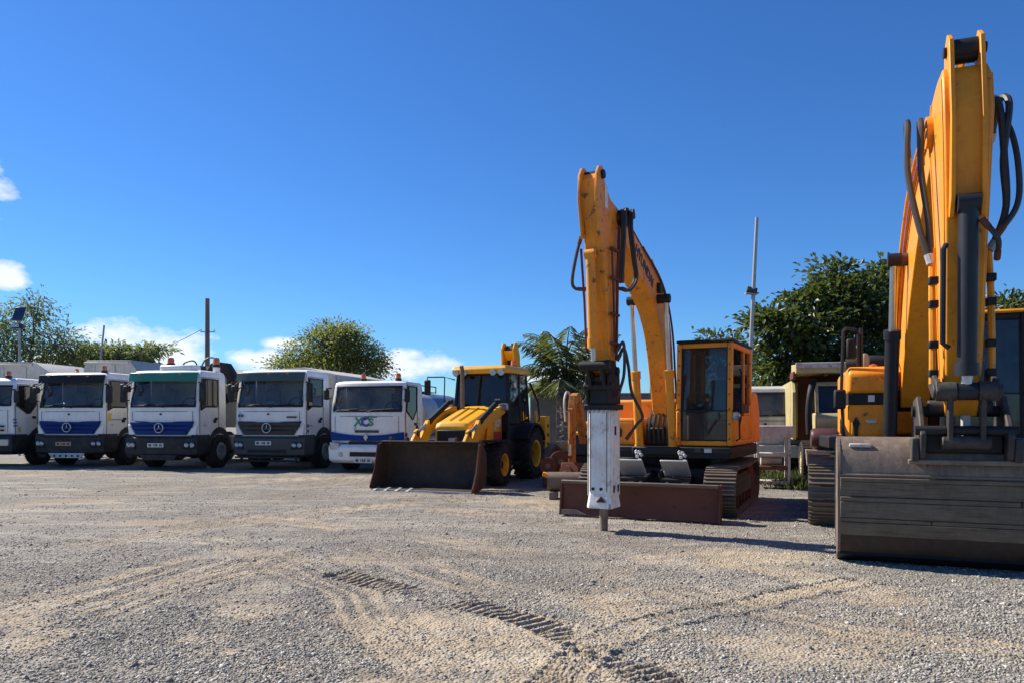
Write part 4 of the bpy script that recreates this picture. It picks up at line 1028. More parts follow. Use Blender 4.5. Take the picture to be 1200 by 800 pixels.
def hammer_excavator():
    root = empty('excavator', 'orange tracked excavator with white hydraulic hammer and rusty dozer blade', 'excavator', (3.03, 13.85, 0), -R(24))
    UZ = -R(4); B = lambda mb, nm, mt, **k: mb.build(nm, mt, root, rz=UZ, **k)
    for s in (-1, 1): track(root, s * 1.04, 0.50, -1.40, 1.40, 0.385, 44, TRACK, GREASE, s)
    MB().box(-0.78, 0.78, -0.85, 0.85, 0.42, 0.74).build('undercarriage_frame', NAVY, root, bevel=0.04)
    MB().lathe([(0.62, 0.74), (0.62, 0.90), (0.001, 0.90)], (0, 0, 0), 'z', 32).build('slew_ring', BLACK, root)
    # dozer blade with its push arms
    bl = MB(); prof = [(-2.46, 0.03), (-2.40, 0.10), (-2.36, 0.22), (-2.36, 0.38), (-2.41, 0.56), (-2.45, 0.57), (-2.46, 0.54), (-2.42, 0.38), (-2.42, 0.22), (-2.47, 0.10), (-2.51, 0.03)]
    bl.prism(prof, -1.335, 1.135); blade = bl.build('dozer_blade', RUST, root, bevel=0.008)
    MB().box(-1.335, 1.135, -2.50, -2.40, 0.535, 0.585).build('blade_lip', TRACK, blade, bevel=0.008)
    for s in (-1, 1): MB().prism([(-2.53, 0.03), (-2.30, 0.03), (-2.26, 0.58), (-2.46, 0.58)], s * 1.236 - 0.1, s * 1.262 - 0.1).build('end_plate', RUST, blade)
    MB().prism([(-1.32, 0.045), (-1.32, 0.12), (-1.08, 0.12), (-0.90, 0.05)], 0, 1, lambda t, a, b: (a, -2.53 + 0.015 * t, b)).build('wear_plate', WOOD, blade)
    for s in (-1, 1):
        MB().beam((s * 0.5, -2.34, 0.32), (s * 0.42, -0.8, 0.5), 0.13, 0.2).build('push_arm', NAVY, root, bevel=0.015)
        cylinder(root, (s * 0.22, -0.8, 0.62), (s * 0.22, -2.3, 0.45), 0.06, 0.55, NAVY, 0)
        # grey plates hung on chains above the blade
        c = V(0.44 if s > 0 else -0.26, -2.18, 0.80); mt = Matrix.Rotation(R(-38), 3, 'X')
        q = MB().obox(c, (0.42, 0.42, 0.03), mt); pl = q.build('hung_plate', STEEL, root, bevel=0.01)
        MB().obox(c + mt @ V(0.17, 0, 0.02), (0.05, 0.41, 0.02), mt).build('plate_edge', STEEL, pl, bevel=0.005)
        ch = MB()
        for k in range(7): ch.obox(c + V(0.1 * math.sin(k) * 0.6 + 0.05, 0.17 + 0.03 * k, 0.16 + 0.012 * k + 0.02 * (k % 2)), (0.05, 0.04, 0.045), Matrix.Rotation(k * 1.1, 3, 'Y'))
        ch.build('chain', STEEL, pl, bevel=0.008)
        br = MB().box(c.x - 0.2, c.x + 0.2, -2.36, -1.95, 0.6, 0.64); br.build('plate_bracket', BLACK, root)
    for k, (x, rr) in enumerate(((0.24, 0.09),)):
        MB().tube([(x + rr * math.cos(t), -2.0, 0.68 + rr * math.sin(t)) for t in [2 * math.pi * i / 20 for i in range(21)]], 0.018, 6).build('tow_ring', BLACK, root)
    # upper structure
    B(MB().prism([(-1.2, -1.16), (1.22, -1.16), (1.22, 1.25), (0.8, 1.72), (-0.8, 1.72), (-1.2, 1.25)], 0.90, 1.10, lambda t, a, b: (a, b, t)), 'upper_deck', BLACK, bevel=0.02)
    B(MB().box(-1.21, 1.23, -1.17, 1.0, 1.00, 1.09), 'deck_skirt', PLASTIC, bevel=0.01)
    MB().box(0.80, 0.92, -1.182, -1.172, 1.01, 1.075).build('sticker', PLATEW, root, rz=UZ); MB().box(0.64, 0.74, -1.182, -1.172, 1.01, 1.075).build('sticker', GREYPL, root, rz=UZ)
    B(MB().prism([(-1.18, -0.30), (-0.32, -0.30), (-0.32, 1.1), (-1.18, 1.1)], 1.10, 1.92, lambda t, a, b: (a, b, t)), 'engine_house', ORANGE, bevel=0.05, seg=3)
    tb = B(MB().box(-1.17, -0.40, -1.05, -0.31, 1.10, 1.58), 'tool_box', ORANGE, bevel=0.045, seg=3)
    MB().box(-1.1, -0.48, -1.062, -1.052, 1.16, 1.5).build('box_lid', ORANGE, tb, bevel=0.012)
    for x in (-0.72,): MB().prism([(x - 0.035, 1.25), (x + 0.035, 1.25), (x + 0.05, 1.36), (x, 1.44), (x - 0.05, 1.36)], 0, 1, lambda t, a, b: (a, -1.10 + 0.04 * t, b)).build('latch', BLACK, tb)
    B(MB().box(-0.28, 1.18, 0.70, 1.2, 1.10, 1.95), 'engine_house', ORANGE, bevel=0.06, seg=3)
    B(MB().prism([(-1.15, 1.15), (1.15, 1.15), (1.1, 1.5), (0.75, 1.85), (-0.75, 1.85), (-1.1, 1.5)], 1.0, 1.85, lambda t, a, b: (a, b, t)), 'counterweight', ORANGE, bevel=0.08, seg=3)
    B(MB().prism([(0.62, 1.12), (0.62, 1.9), (0.75, 2.05), (1.18, 2.05), (1.42, 1.7), (1.5, 1.12)], 1.10, 1.235, lambda t, a, b: (t, a, b)), 'side_door', ORANGE, bevel=0.03)
    B(MB().cyl((-0.6, 0.5, 1.9), (-0.6, 0.5, 2.45), 0.06, n=12), 'exhaust', BLACK)
    B(MB().box(-0.28, 0.28, -0.95, 0.65, 1.10, 1.42), 'swivel_block', BLACK, bevel=0.03)
    hs = MB()
    for k in range(6):
        x = -0.2 + 0.08 * k
        hs.tube(catmull([(x, -0.95, 1.15), (x + 0.01, -1.02, 1.4 + 0.03 * (k % 3)), (x * 0.9, -0.9, 1.68), (x * 0.8, -0.6, 1.8)]), 0.022, 6)
    B(hs, 'hose', HOSE)
    cab_box(root, 0.31, 1.24, -1.13, 0.60, 1.12, 2.83, ORANGE, UZ, 1.70, roofmat=BLACK, glassm=GLASS)
    B(MB().tube([(1.27, -0.95, 1.2), (1.33, -0.95, 1.25), (1.33, -1.0, 1.6), (1.28, -1.02, 1.66)], 0.015, 6), 'grab_rail', BLACK)
    B(MB().lathe([(0.06, 0), (0.07, 0.02), (0.07, 0.06), (0.001, 0.07)], (1.29, -1.10, 1.62), 'y', 14), 'work_lamp', LAMP)
    # boom
    bm_, top, bot = ribbon([(0.72, 1.45, 0.30), (0.93, 2.3, 0.42), (1.18, 3.06, 0.54), (1.66, 3.60, 0.56), (2.6, 4.03, 0.44), (3.42, 4.42, 0.27)], 0.155, 6)
    boom = B(bm_, 'boom', ORANGE, bevel=0.018)
    MB().cyl((-0.22, -3.42, 4.42), (0.22, -3.42, 4.42), 0.13, n=18).build('pivot_pin', BLACK, boom)
    MB().cyl((-0.30, -0.72, 1.45), (0.30, -0.72, 1.45), 0.14, n=18).build('pivot_pin', BLACK, boom)
    MB().cyl((-0.36, -1.66, 3.52), (0.36, -1.66, 3.52), 0.075, n=14).build('pivot_pin', BLACK, boom)
    d = V(0, -0.84, 0.42).normalized()
    text_mesh('lettering', 'HYUNDAI', 0.215, INK, boom, (0.160, -2.35, 3.93), (0, 0.90, -0.43), (0, 0.43, 0.90), 0.006)
    pipes = MB()
    for k, x in enumerate((0.08, 0.135)):
        pipes.tube([(x, -a, b + 0.035) for a, b in top[4:]], 0.016, 6)
    pipes.tube([(0.185, -a, b - 0.03) for a, b in top[2:-6]], 0.018, 6)
    pipes.build('boom_pipe', RUST, boom)
    MB().box(0.158, 0.22, -1.72, -1.56, 3.62, 3.78).build('boom_lamp', BLACK, boom, bevel=0.015)
    for s in (-1, 1):
        cylinder(root, (s * 0.29, -1.24, 1.06), (s * 0.29, -1.66, 3.52), 0.07, 0.52, ORANGE, UZ, 0.038)
    B(MB().box(-0.40, 0.40, -1.34, -1.17, 0.96, 1.10), 'cylinder_foot', BLACK, bevel=0.02)
    # arm ram along the boom's back
    cylinder(root, (0, -1.75, 4.08), (0, -3.95, 4.80), 0.085, 0.6, ORANGE, UZ, 0.045)
    # arm
    arm_poly = [(4.16, 4.90), (4.24, 4.80), (4.24, 4.50), (4.12, 4.1), (3.96, 3.4), (3.85, 2.7), (3.77, 2.22), (3.64, 2.16), (3.55, 2.25), (3.53, 2.8), (3.50, 3.4), (3.42, 4.0), (3.29, 4.34), (3.29, 4.50), (3.38, 4.54), (3.78, 4.62), (4.06, 4.87)]
    am = MB(); am.prism(arm_poly, -0.135, 0.135, uz); arm = B(am, 'arm', ORANGE, bevel=0.016)
    for s in (-1, 1):
        MB().prism([(4.02, 4.93), (4.12, 4.985), (4.22, 4.96), (4.30, 4.84), (4.32, 4.5), (4.2, 4.0), (4.1, 4.05), (4.2, 4.5), (4.2, 4.78)], s * 0.14, s * 0.105, uz).build('arm_flange', ORANGE, arm, bevel=0.006)
        MB().cyl((s * 0.136, -3.42, 4.42), (s * 0.18, -3.42, 4.42), 0.13, n=18).build('pivot_boss', RUST, arm)
    MB().cyl((-0.17, -4.12, 4.87), (0.17, -4.12, 4.87), 0.06, n=14).build('pivot_pin', BLACK, arm)
    MB().box(0.137, 0.143, -4.02, -3.92, 4.45, 4.75).build('sticker', PLATEW, arm)
    cylinder(root, (-0.02, -4.15, 3.80), (-0.02, -4.03, 2.30), 0.065, 0.82, ORANGE, UZ, 0.036, name='hammer_cylinder')
    ap = MB(); ap.tube([(0.175, -3.55, 4.3), (0.178, -3.62, 3.6), (0.178, -3.66, 2.7), (0.18, -3.68, 2.4)], 0.022, 6); ap.tube([(0.178, -3.85, 3.9), (0.178, -3.78, 3.2), (0.178, -3.74, 2.5)], 0.016, 6)
    ap.tube([(-0.178, -4.1, 3.9), (-0.178, -3.98, 3.2), (-0.178, -3.9, 2.5)], 0.018, 6)
    for z in (2.6, 3.0, 3.5, 3.9): ap.box(0.165, 0.205, -3.9, -3.6, z, z + 0.035)
    ap.build('arm_pipe', RUST, arm)
    # hoses: loop at the boom head, loop at the arm's outer side, hammer supply
    for k, x in enumerate((0.20, 0.235)):
        hose(root, [(x, -3.1, 4.52), (x + 0.06, -3.3, 4.56), (x + 0.08, -3.42, 4.3), (x + 0.07, -3.25, 3.9), (x + 0.05, -3.1, 3.62), (x + 0.02, -3.3, 3.42), (x, -3.58, 3.40)], 0.022, UZ, 8)
        hose(root, [(x, -3.2, 4.5), (x + 0.03, -3.52, 4.52), (x + 0.03, -3.58, 4.1), (x, -3.58, 3.5)], 0.022, UZ, 8)
    hose(root, [(-0.17, -4.12, 4.05), (-0.24, -4.1, 3.85), (-0.33, -4.05, 3.5), (-0.30, -4.02, 3.38), (-0.17, -4.0, 3.36)], 0.024, UZ, 8)
    hose(root, [(0.2, -3.68, 2.4), (0.28, -3.65, 2.55), (0.33, -3.6, 2.3), (0.36, -3.55, 1.95), (0.5, -3.5, 1.62), (0.42, -3.5, 1.5), (0.28, -3.52, 1.3)], 0.022, UZ, 8)
    hose(root, [(0.2, -3.74, 2.5), (0.31, -3.75, 2.62), (0.30, -3.7, 2.2), (0.22, -3.72, 1.9)], 0.022, UZ, 8)
    # hammer: linkage, bracket, white housing, chisel
    lk = MB()
    for s in (-1, 1):
        lk.beam((s * 0.165, -4.03, 2.30), (s * 0.165, -3.74, 2.30), 0.05, 0.16); lk.beam((s * 0.10, -4.03, 2.30), (s * 0.10, -3.88, 2.02), 0.05, 0.14)
        lk.prism([(3.50, 1.78), (3.92, 1.78), (3.96, 2.18), (3.72, 2.36), (3.54, 2.2)], s * 0.14, s * 0.18, uz)
    lk.box(-0.14, 0.14, -3.90, -3.52, 1.776, 2.10)
    lk.cyl((-0.22, -4.03, 2.30), (0.22, -4.03, 2.30), 0.07, n=12); lk.cyl((-0.21, -3.66, 2.24), (0.21, -3.66, 2.24), 0.06, n=12); lk.cyl((-0.21, -3.90, 2.02), (0.21, -3.90, 2.02), 0.055, n=12)
    B(lk, 'hammer_bracket', BLACK, bevel=0.01)
    B(MB().box(-0.215, 0.215, -3.92, -3.48, 1.70, 1.775), 'hammer_flange', BLACK, bevel=0.012)
    hp = [(-0.165, -3.85), (-0.125, -3.89), (0.125, -3.89), (0.165, -3.85), (0.165, -3.55), (0.125, -3.51), (-0.125, -3.51), (-0.165, -3.55)]
    hm = B(MB().prism(hp, 0.52, 1.70, lambda t, a, b: (a, b, t)), 'hammer_housing', HAMMERW, bevel=0.01)
    for s in (-1, 1):
        MB().box(s * 0.167, s * 0.182, -3.86, -3.54, 0.5, 1.69).build('side_plate', HAMMERW, hm, bevel=0.005)
        MB().box(s * 0.175 - 0.012, s * 0.175 + 0.013, -3.76, -3.70, 1.35, 1.47).build('slot', BLACK, hm)
        for k in range(2): MB().box(s * 0.175 - 0.012, s * 0.175 + 0.014, -3.81 + 0.17 * k, -3.76 + 0.17 * k, 0.55, 0.65).build('slot', BLACK, hm)
    for k in range(5): MB().cyl((-0.14 + 0.07 * k, -3.90, 1.66), (-0.14 + 0.07 * k, -3.90, 1.695), 0.018, n=8).build('bolt', STEEL, hm)
    MB().loft([[V(a * 1.0, -3.70 + (b + 3.70) * 1.0, 0.53) for a, b in hp], [V(a * 1.06, -3.70 + (b + 3.70) * 1.06, 0.44) for a, b in hp], [V(a * 1.12, -3.70 + (b + 3.70) * 1.12, 0.37) for a, b in hp], [V(a * 1.12, -3.70 + (b + 3.70) * 1.12, 0.33) for a, b in hp]]).build('hammer_foot', HAMMERW, hm, bevel=0.006)
    for x in (-0.128, 0.118): MB().box(x - 0.004, x + 0.004, -3.895, -3.885, 0.56, 1.68).build('panel_gap', BLACK, hm)
    for x in (-0.085, 0.035): MB().cyl((x, -3.905, 0.60), (x, -3.87, 0.60), 0.022, n=12).build('port', BLACK, hm)
    MB().prism([(-0.03, 0.42), (0.11, 0.42), (0.04, 0.50)], 0, 1, lambda t, a, b: (a, -3.925 + 0.02 * t, b)).build('port', RUST, hm)
    B(MB().cyl((0, -3.70, 0.0), (0, -3.70, 0.36), 0.058, 0.062, 14), 'chisel', BUCKET)
hammer_excavator()

def bucket_excavator():
    root = empty('excavator', 'amber tracked excavator with dark cylinders, resting a wide ditching bucket', 'excavator', (6.5, 12.4, 0), -R(21.5))
    UZ = 0.0; B = lambda mb, nm, mt, **k: mb.build(nm, mt, root, **k)
    for s in (-1, 1): track(root, s * 1.20, 0.60, -1.75, 1.75, 0.44, 46, TRACK, GREASE, s)
    B(MB().box(-0.9, 0.9, -1.1, 1.1, 0.5, 0.86), 'undercarriage_frame', NAVY, bevel=0.05)
    B(MB().lathe([(0.7, 0.86), (0.7, 1.04), (0.001, 1.04)], (0, 0, 0), 'z', 32), 'slew_ring', BLACK)
    B(MB().prism([(-0.95, -1.3), (1.36, -1.5), (1.36, 1.6), (0.95, 2.3), (-0.95, 2.3), (-1.3, 1.6)], 1.04, 1.26, lambda t, a, b: (a, b, t)), 'upper_deck', BLACK, bevel=0.03)
    # right-hand storage box: lower locker, dark band, upper tank cover
    lo = B(MB().prism([(-1.32, 1.28), (-1.32, 1.74), (-1.30, 1.79), (-0.3, 1.79), (-0.3, 1.28)], -0.93, -0.26), 'tool_box', AMBER, bevel=0.03, seg=3)
    MB().prism([(-1.335, 1.33), (-1.335, 1.70), (-1.31, 1.75), (-1.31, 1.33)], -0.88, -0.32).build('box_lid', AMBER, lo, bevel=0.015)
    for x in (-0.82, -0.38):
        MB().prism([(x - 0.025, 1.30), (x + 0.025, 1.30), (x + 0.03, 1.44), (x + 0.055, 1.50), (x, 1.60), (x - 0.055, 1.50), (x - 0.03, 1.44)], 0, 1, lambda t, a, b: (a, -1.375 + 0.04 * t, b)).build('latch', BLACK, lo, bevel=0.005)
    MB().box(-0.68, -0.53, -1.345, -1.33, 1.50, 1.56).build('lock', CHROME, lo, bevel=0.006)
    B(MB().box(-0.92, -0.27, -1.30, -0.3, 1.795, 1.955), 'dark_band', BLACK, bevel=0.01)
    MB().box(-0.65, -0.56, -1.306, -1.298, 1.83, 1.93).build('sticker', PLATEW, root)
    B(MB().prism([(-1.33, 1.96), (-1.33, 2.26), (-1.22, 2.37), (-0.3, 2.37), (-0.3, 1.96)], -0.93, -0.26), 'tank_cover', AMBER, bevel=0.05, seg=3)
    B(MB().box(-0.98, -0.36, -0.28, 1.5, 1.28, 2.35), 'engine_house', AMBER, bevel=0.06)
    B(MB().box(-0.34, 1.3, 0.75, 1.6, 1.27, 2.2), 'engine_house', AMBER, bevel=0.06)
    B(MB().prism([(-0.95, 1.62), (1.3, 1.62), (1.25, 2.1), (0.9, 2.55), (-0.7, 2.55), (-0.92, 2.1)], 1.15, 2.2, lambda t, a, b: (a, b, t)), 'counterweight', AMBER, bevel=0.1, seg=3)
    B(MB().tube(catmull([(-0.9, -0.1, 2.45), (-0.5, -0.12, 2.50), (-0.2, -0.1, 2.45)]), 0.12, 12), 'air_duct', PLASTIC)
    B(MB().lathe([(0.07, 0), (0.07, 0.16), (0.05, 0.24), (0.001, 0.25)], (-0.66, -0.7, 2.36), 'z', 14), 'breather', GREYST)
    B(MB().lathe([(0.06, 0), (0.06, 0.05), (0.001, 0.07)], (-0.55, -0.9, 2.36), 'z', 14), 'filler_cap', BEACON)
    gr = MB()
    gr.tube([(-0.99, -1.25, 1.3), (-1.02, -1.25, 2.0), (-0.99, -1.22, 2.92), (-0.95, -1.15, 2.97), (-0.80, -0.9, 2.97), (-0.76, -0.85, 2.9), (-0.76, -0.85, 2.36)], 0.024, 8)
    gr.tube([(-0.72, -0.82, 2.36), (-0.72, -0.82, 3.0)], 0.03, 8)
    rail = B(gr, 'handrail', NAVY)
    MB().box(-0.94, -0.80, -1.06, -0.98, 2.50, 2.82).build('mirror', BLACK, rail, bevel=0.03)
    MB().box(-1.13, -0.96, -1.38, -1.20, 1.72, 2.02).build('side_lamp', BLACK, rail, bevel=0.03)
    cab_box(root, 0.36, 1.36, -1.55, 0.3, 1.27, 3.06, BLACK, UZ, 1.93, roofmat=AMBER, glassm=GLASS, seatmat=SEAT)
    # boom
    bm_, top, bot = ribbon([(0.95, 1.85, 0.46), (1.45, 2.7, 0.66), (2.05, 3.5, 0.84), (2.8, 4.12, 0.80), (3.55, 4.5, 0.60), (4.42, 4.76, 0.36)], 0.20, 6)
    boom = B(bm_, 'boom', AMBER, bevel=0.02)
    for (u, z, r, hw) in ((4.42, 4.76, 0.16, 0.27), (0.95, 1.85, 0.17, 0.36), (2.10, 3.80, 0.09, 0.42)):
        MB().cyl((-hw, -u, z), (hw, -u, z), r, n=18).build('pivot_pin', BLACK if hw != 0.42 else RUST, boom)
    pp = MB()
    for x in (-0.225, -0.275): pp.tube([(x, -a, b - 0.06) for a, b in top[3:-3]], 0.022, 7)
    pp.tube([(0.225, -a, b - 0.06) for a, b in top[3:-3]], 0.022, 7)
    pp.build('boom_pipe', AMBER, boom)
    for s in (-1, 1): cylinder(root, (s * 0.37, -1.45, 1.20), (s * 0.37, -2.10, 3.80), 0.095, 0.62, NAVY, UZ, 0.052)
    B(MB().box(-0.5, 0.3, -1.6, -1.28, 1.05, 1.3), 'cylinder_foot', BLACK, bevel=0.02)
    cylinder(root, (0, -2.3, 4.76), (0, -4.98, 5.36), 0.11, 0.6, NAVY, UZ, 0.055)
    # arm
    AR = [(5.20, 4.74, 5.03, 0.205), (5.06, 4.40, 5.14, 0.22), (4.7, 4.24, 5.20, 0.22), (4.2, 4.34, 5.17, 0.205), (3.4, 4.46, 5.08, 0.185), (2.4, 4.52, 4.96, 0.17), (1.78, 4.58, 4.88, 0.155), (1.60, 4.64, 4.80, 0.15)]
    arm = B(MB().loft([[V(-hw, -ub, z), V(hw, -ub, z), V(hw, -uf, z), V(-hw, -uf, z)] for z, ub, uf, hw in AR]), 'arm', AMBER, bevel=0.02, ang=50)
    for s in (-1, 1):
        MB().tube([(s * (hw + 0.002), -uf + 0.03, z) for z, ub, uf, hw in AR[1:-1]], 0.012, 6).build('weld_bead', AMBER, arm)
        MB().tube([(s * (hw + 0.002), -ub - 0.03, z) for z, ub, uf, hw in AR[1:-1]], 0.012, 6).build('weld_bead', AMBER, arm)
    for s in (-1, 1):
        MB().prism([(4.82, 5.18), (4.86, 5.46), (5.0, 5.56), (5.14, 5.46), (5.27, 4.6), (5.25, 3.8), (5.16, 3.62), (5.06, 3.66), (5.10, 4.6), (5.02, 5.15)], s * 0.115, s * 0.16, uz).build('arm_flange', AMBER, arm, bevel=0.008)
        MB().cyl((s * 0.215, -4.42, 4.76), (s * 0.28, -4.42, 4.76), 0.17, n=20).build('pivot_boss', AMBER, arm)
    MB().cyl((-0.19, -4.99, 5.38), (0.20, -4.99, 5.38), 0.055, n=14).build('pivot_pin', BLACK, arm)
    MB().cyl((-0.114, -4.99, 5.38), (0.114, -4.99, 5.38), 0.115, n=20).build('rod_bush', BLACK, arm)
    cylinder(root, (0.0, -5.22, 3.74), (0.0, -5.12, 1.86), 0.092, 0.9, NAVY, UZ, 0.058, name='bucket_cylinder')
    bp_ = MB().tube([(-0.19, -5.16, 3.35), (-0.22, -5.2, 3.3), (-0.22, -5.16, 2.35), (-0.16, -5.16, 2.3)], 0.028, 8); bp_.build('cylinder_pipe', NAVY, arm)
    ap = MB()
    for s in (-1, 1):
        ap.tube([(s * 0.26, -4.75, 3.4), (s * 0.27, -4.82, 2.9), (s * 0.27, -4.86, 2.4), (s * 0.27, -4.85, 1.95)], 0.034, 8)
    apo = ap.build('arm_pipe', AMBER, arm)
    for s in (-1, 1):
        for z in (2.02, 2.32, 2.75, 3.0): MB().box(s * 0.262 - 0.045, s * 0.262 + 0.045, -4.91, -4.79, z, z + 0.08).build('pipe_clamp', BLACK, apo, bevel=0.01)
    for k in range(2):
        x = -0.33 - 0.13 * k
        hose(root, [(x + 0.04, -4.15, 4.5), (x, -4.35, 4.86), (x - 0.01, -4.55, 4.82), (x - 0.02, -4.62, 4.3), (x + 0.04 + 0.03 * k, -4.72, 3.7), (-0.28, -4.78, 3.25)], 0.034, UZ, 8)
        x = 0.34 + 0.09 * k
        hose(root, [(x - 0.02, -4.1, 4.7), (x, -4.4, 5.02), (x + 0.05, -4.6, 4.9), (x + 0.08 - 0.1 * k, -4.68, 4.3), (x + 0.09 * (1 - k) , -4.7, 3.8), (0.32, -4.76, 3.45), (0.27, -4.78, 3.35)], 0.036, UZ, 8)
    hose(root, [(0.40, -4.5, 4.9), (0.50, -4.6, 4.6), (0.54, -4.7, 4.2), (0.52, -4.75, 3.8), (0.34, -4.8, 3.5)], 0.03, UZ, 8)
    hose(root, [(0.12, -5.25, 3.55), (0.24, -5.28, 3.35), (0.27, -5.1, 3.2)], 0.026, UZ, 8)
    # bucket linkage
    lk = MB()
    for s in (-1, 1):
        lk.prism([(4.62, 1.94), (4.70, 2.10), (5.16, 1.97), (5.22, 1.86), (5.16, 1.76), (4.9, 1.80)], s * 0.235, s * 0.285, uz)
        lk.prism([(5.06, 1.93), (5.18, 1.93), (5.14, 1.30), (5.02, 1.30)], s * 0.12, s * 0.17, uz)
    lk.cyl((-0.31, -5.12, 1.86), (0.31, -5.12, 1.86), 0.075, n=14); lk.cyl((-0.22, -5.08, 1.34), (0.22, -5.08, 1.34), 0.07, n=14); lk.cyl((-0.30, -4.72, 1.70), (0.30, -4.72, 1.70), 0.08, n=14)
    B(lk, 'bucket_link', GREASE, bevel=0.012)
    for s in (-1, 1): B(MB().cyl((s * 0.10, -5.12, 1.86), (s * 0.26, -5.12, 1.86), 0.10, n=18), 'link_bush', GREASE)
    # ditching bucket: outer shell faces away from the machine
    XW0, XW1 = -1.20, 1.22
    shell = [(4.30, 1.30), (4.62, 1.38), (4.80, 1.34), (4.93, 1.20), (4.985, 1.02), (4.99, 0.95), (5.005, 0.75), (5.01, 0.48), (4.97, 0.26), (4.86, 0.10), (4.66, 0.03)]
    sm_ = catmull([V(a, b, 0) for a, b in shell], 3)
    up = [p for p in sm_ if p.y > 0.93]; dn = [up[-1]] + [p for p in sm_ if p.y <= 0.93]
    def sheet(pts, t):
        o, i_ = [], []
        for k, p in enumerate(pts):
            a, b = pts[max(k - 1, 0)], pts[min(k + 1, len(pts) - 1)]
            d = (b - a).normalized(); nn = V(d.y, -d.x, 0); o.append((p.x, p.y)); i_.append((p.x + nn.x * t, p.y + nn.y * t))
        return o + i_[::-1]
    def strip(pts, t, x0, x1):
        poly = sheet(pts, t); n = len(pts); m = MB(); N = len(poly)
        vs = [uz(x0, *p) for p in poly] + [uz(x1, *p) for p in poly]
        fs = [(i, (i + 1) % N, N + (i + 1) % N, N + i) for i in range(N)]
        for b0 in (0, N): fs += [(b0 + i, b0 + i + 1, b0 + N - 2 - i, b0 + N - 1 - i) for i in range(n - 1)]
        return m.add(vs, fs)
    bk = B(strip(up, 0.03, XW0 + 0.03, XW1 - 0.03), 'bucket', BUCKET)
    strip([V(p.x + 0.0, p.y, 0) for p in dn], 0.03, XW0 + 0.03, XW1 - 0.03).build('bucket_floor', LBUCKET, bk)
    for s, x in ((-1, XW0), (1, XW1)):
        MB().prism([(p.x + 0.012, p.y) for p in sm_] + [(4.1, 0.25), (3.92, 0.95), (4.1, 1.3)], x, x - s * 0.03, uz).build('side_plate', BUCKET, bk)
    MB().box(XW0 + 0.01, XW1 - 0.01, -5.004, -4.98, 0.955, 0.985).build('weld_seam', TRACK, bk, bevel=0.006)
    # wear plates welded over the belly, open joints between them
    for (z0_, z1_, cuts) in ((0.905, 0.948, ()), (0.742, 0.900, ()), (0.690, 0.738, (0.5,)), (0.515, 0.685, ()), (0.468, 0.510, (-0.3,)), (0.325, 0.463, ())):
        xs = [XW0 + 0.02] + list(cuts) + [XW1 - 0.02]
        for xa, xb in zip(xs[:-1], xs[1:]):
            t_ = random.uniform(0.004, 0.024); dz = random.uniform(-0.002, 0.002)
            uu = lambda z: 5.012 if z > 0.45 else 5.012 - (0.45 - z) * 0.22
            MB().prism([(uu(z0_) - 0.01, z0_ + dz), (uu(z0_) + t_, z0_ + dz), (uu(z1_) + t_, z1_ + dz), (uu(z1_) - 0.01, z1_ + dz)], xa + 0.006, xb - 0.006, uz).build('wear_plate', SHELLBOT, bk, bevel=0.006)
    MB().prism([(4.88, 0.13), (4.90, 0.10), (4.72, 0.0), (4.50, 0.012), (4.50, 0.04), (4.70, 0.05)], XW0 + 0.005, XW1 - 0.005, uz).build('cutting_edge', BLACK, bk)
    # lifting ears and coupler recess
    for s in (-1, 1):
        MB().prism([(4.42, 1.34), (4.55, 1.78), (4.80, 1.82), (5.0, 1.60), (5.14, 1.42), (5.10, 1.18), (4.98, 1.12)], s * 0.36, s * 0.42, uz).build('ear', GREASE, bk, bevel=0.015)
    MB().box(-0.355, 0.355, -4.98, -4.5, 1.22, 1.42).build('coupler_box', BLACK, bk, bevel=0.02)
    MB().cyl((-0.46, -5.06, 1.46), (0.46, -5.06, 1.46), 0.05, n=14).build('ear_pin', BLACK, bk); MB().cyl((-0.45, -4.72, 1.66), (0.45, -4.72, 1.66), 0.06, n=14).build('ear_pin', BLACK, bk)
    MB().beam((-0.52, -5.03, 1.13), (0.56, -5.03, 1.13), 0.06, 0.05).build('wear_bar', BUCKET, bk, bevel=0.01)
    for x in (-0.46, 0.46): MB().box(x - 0.035, x + 0.035, -5.10, -4.95, 1.14, 1.38).build('ear_foot', GREASE, bk, bevel=0.012)
    MB().box(-1.08, -0.86, -4.90, -4.86, 1.27, 1.31).build('lifting_lug', OFFWHITE, bk, bevel=0.01)
    B(MB().prism([(4.92, 1.30), (5.02, 1.30), (4.98, 1.62), (4.90, 1.62)], -0.02, 0.06, uz), 'lock_bar', GREYST, bevel=0.01)
bucket_excavator()

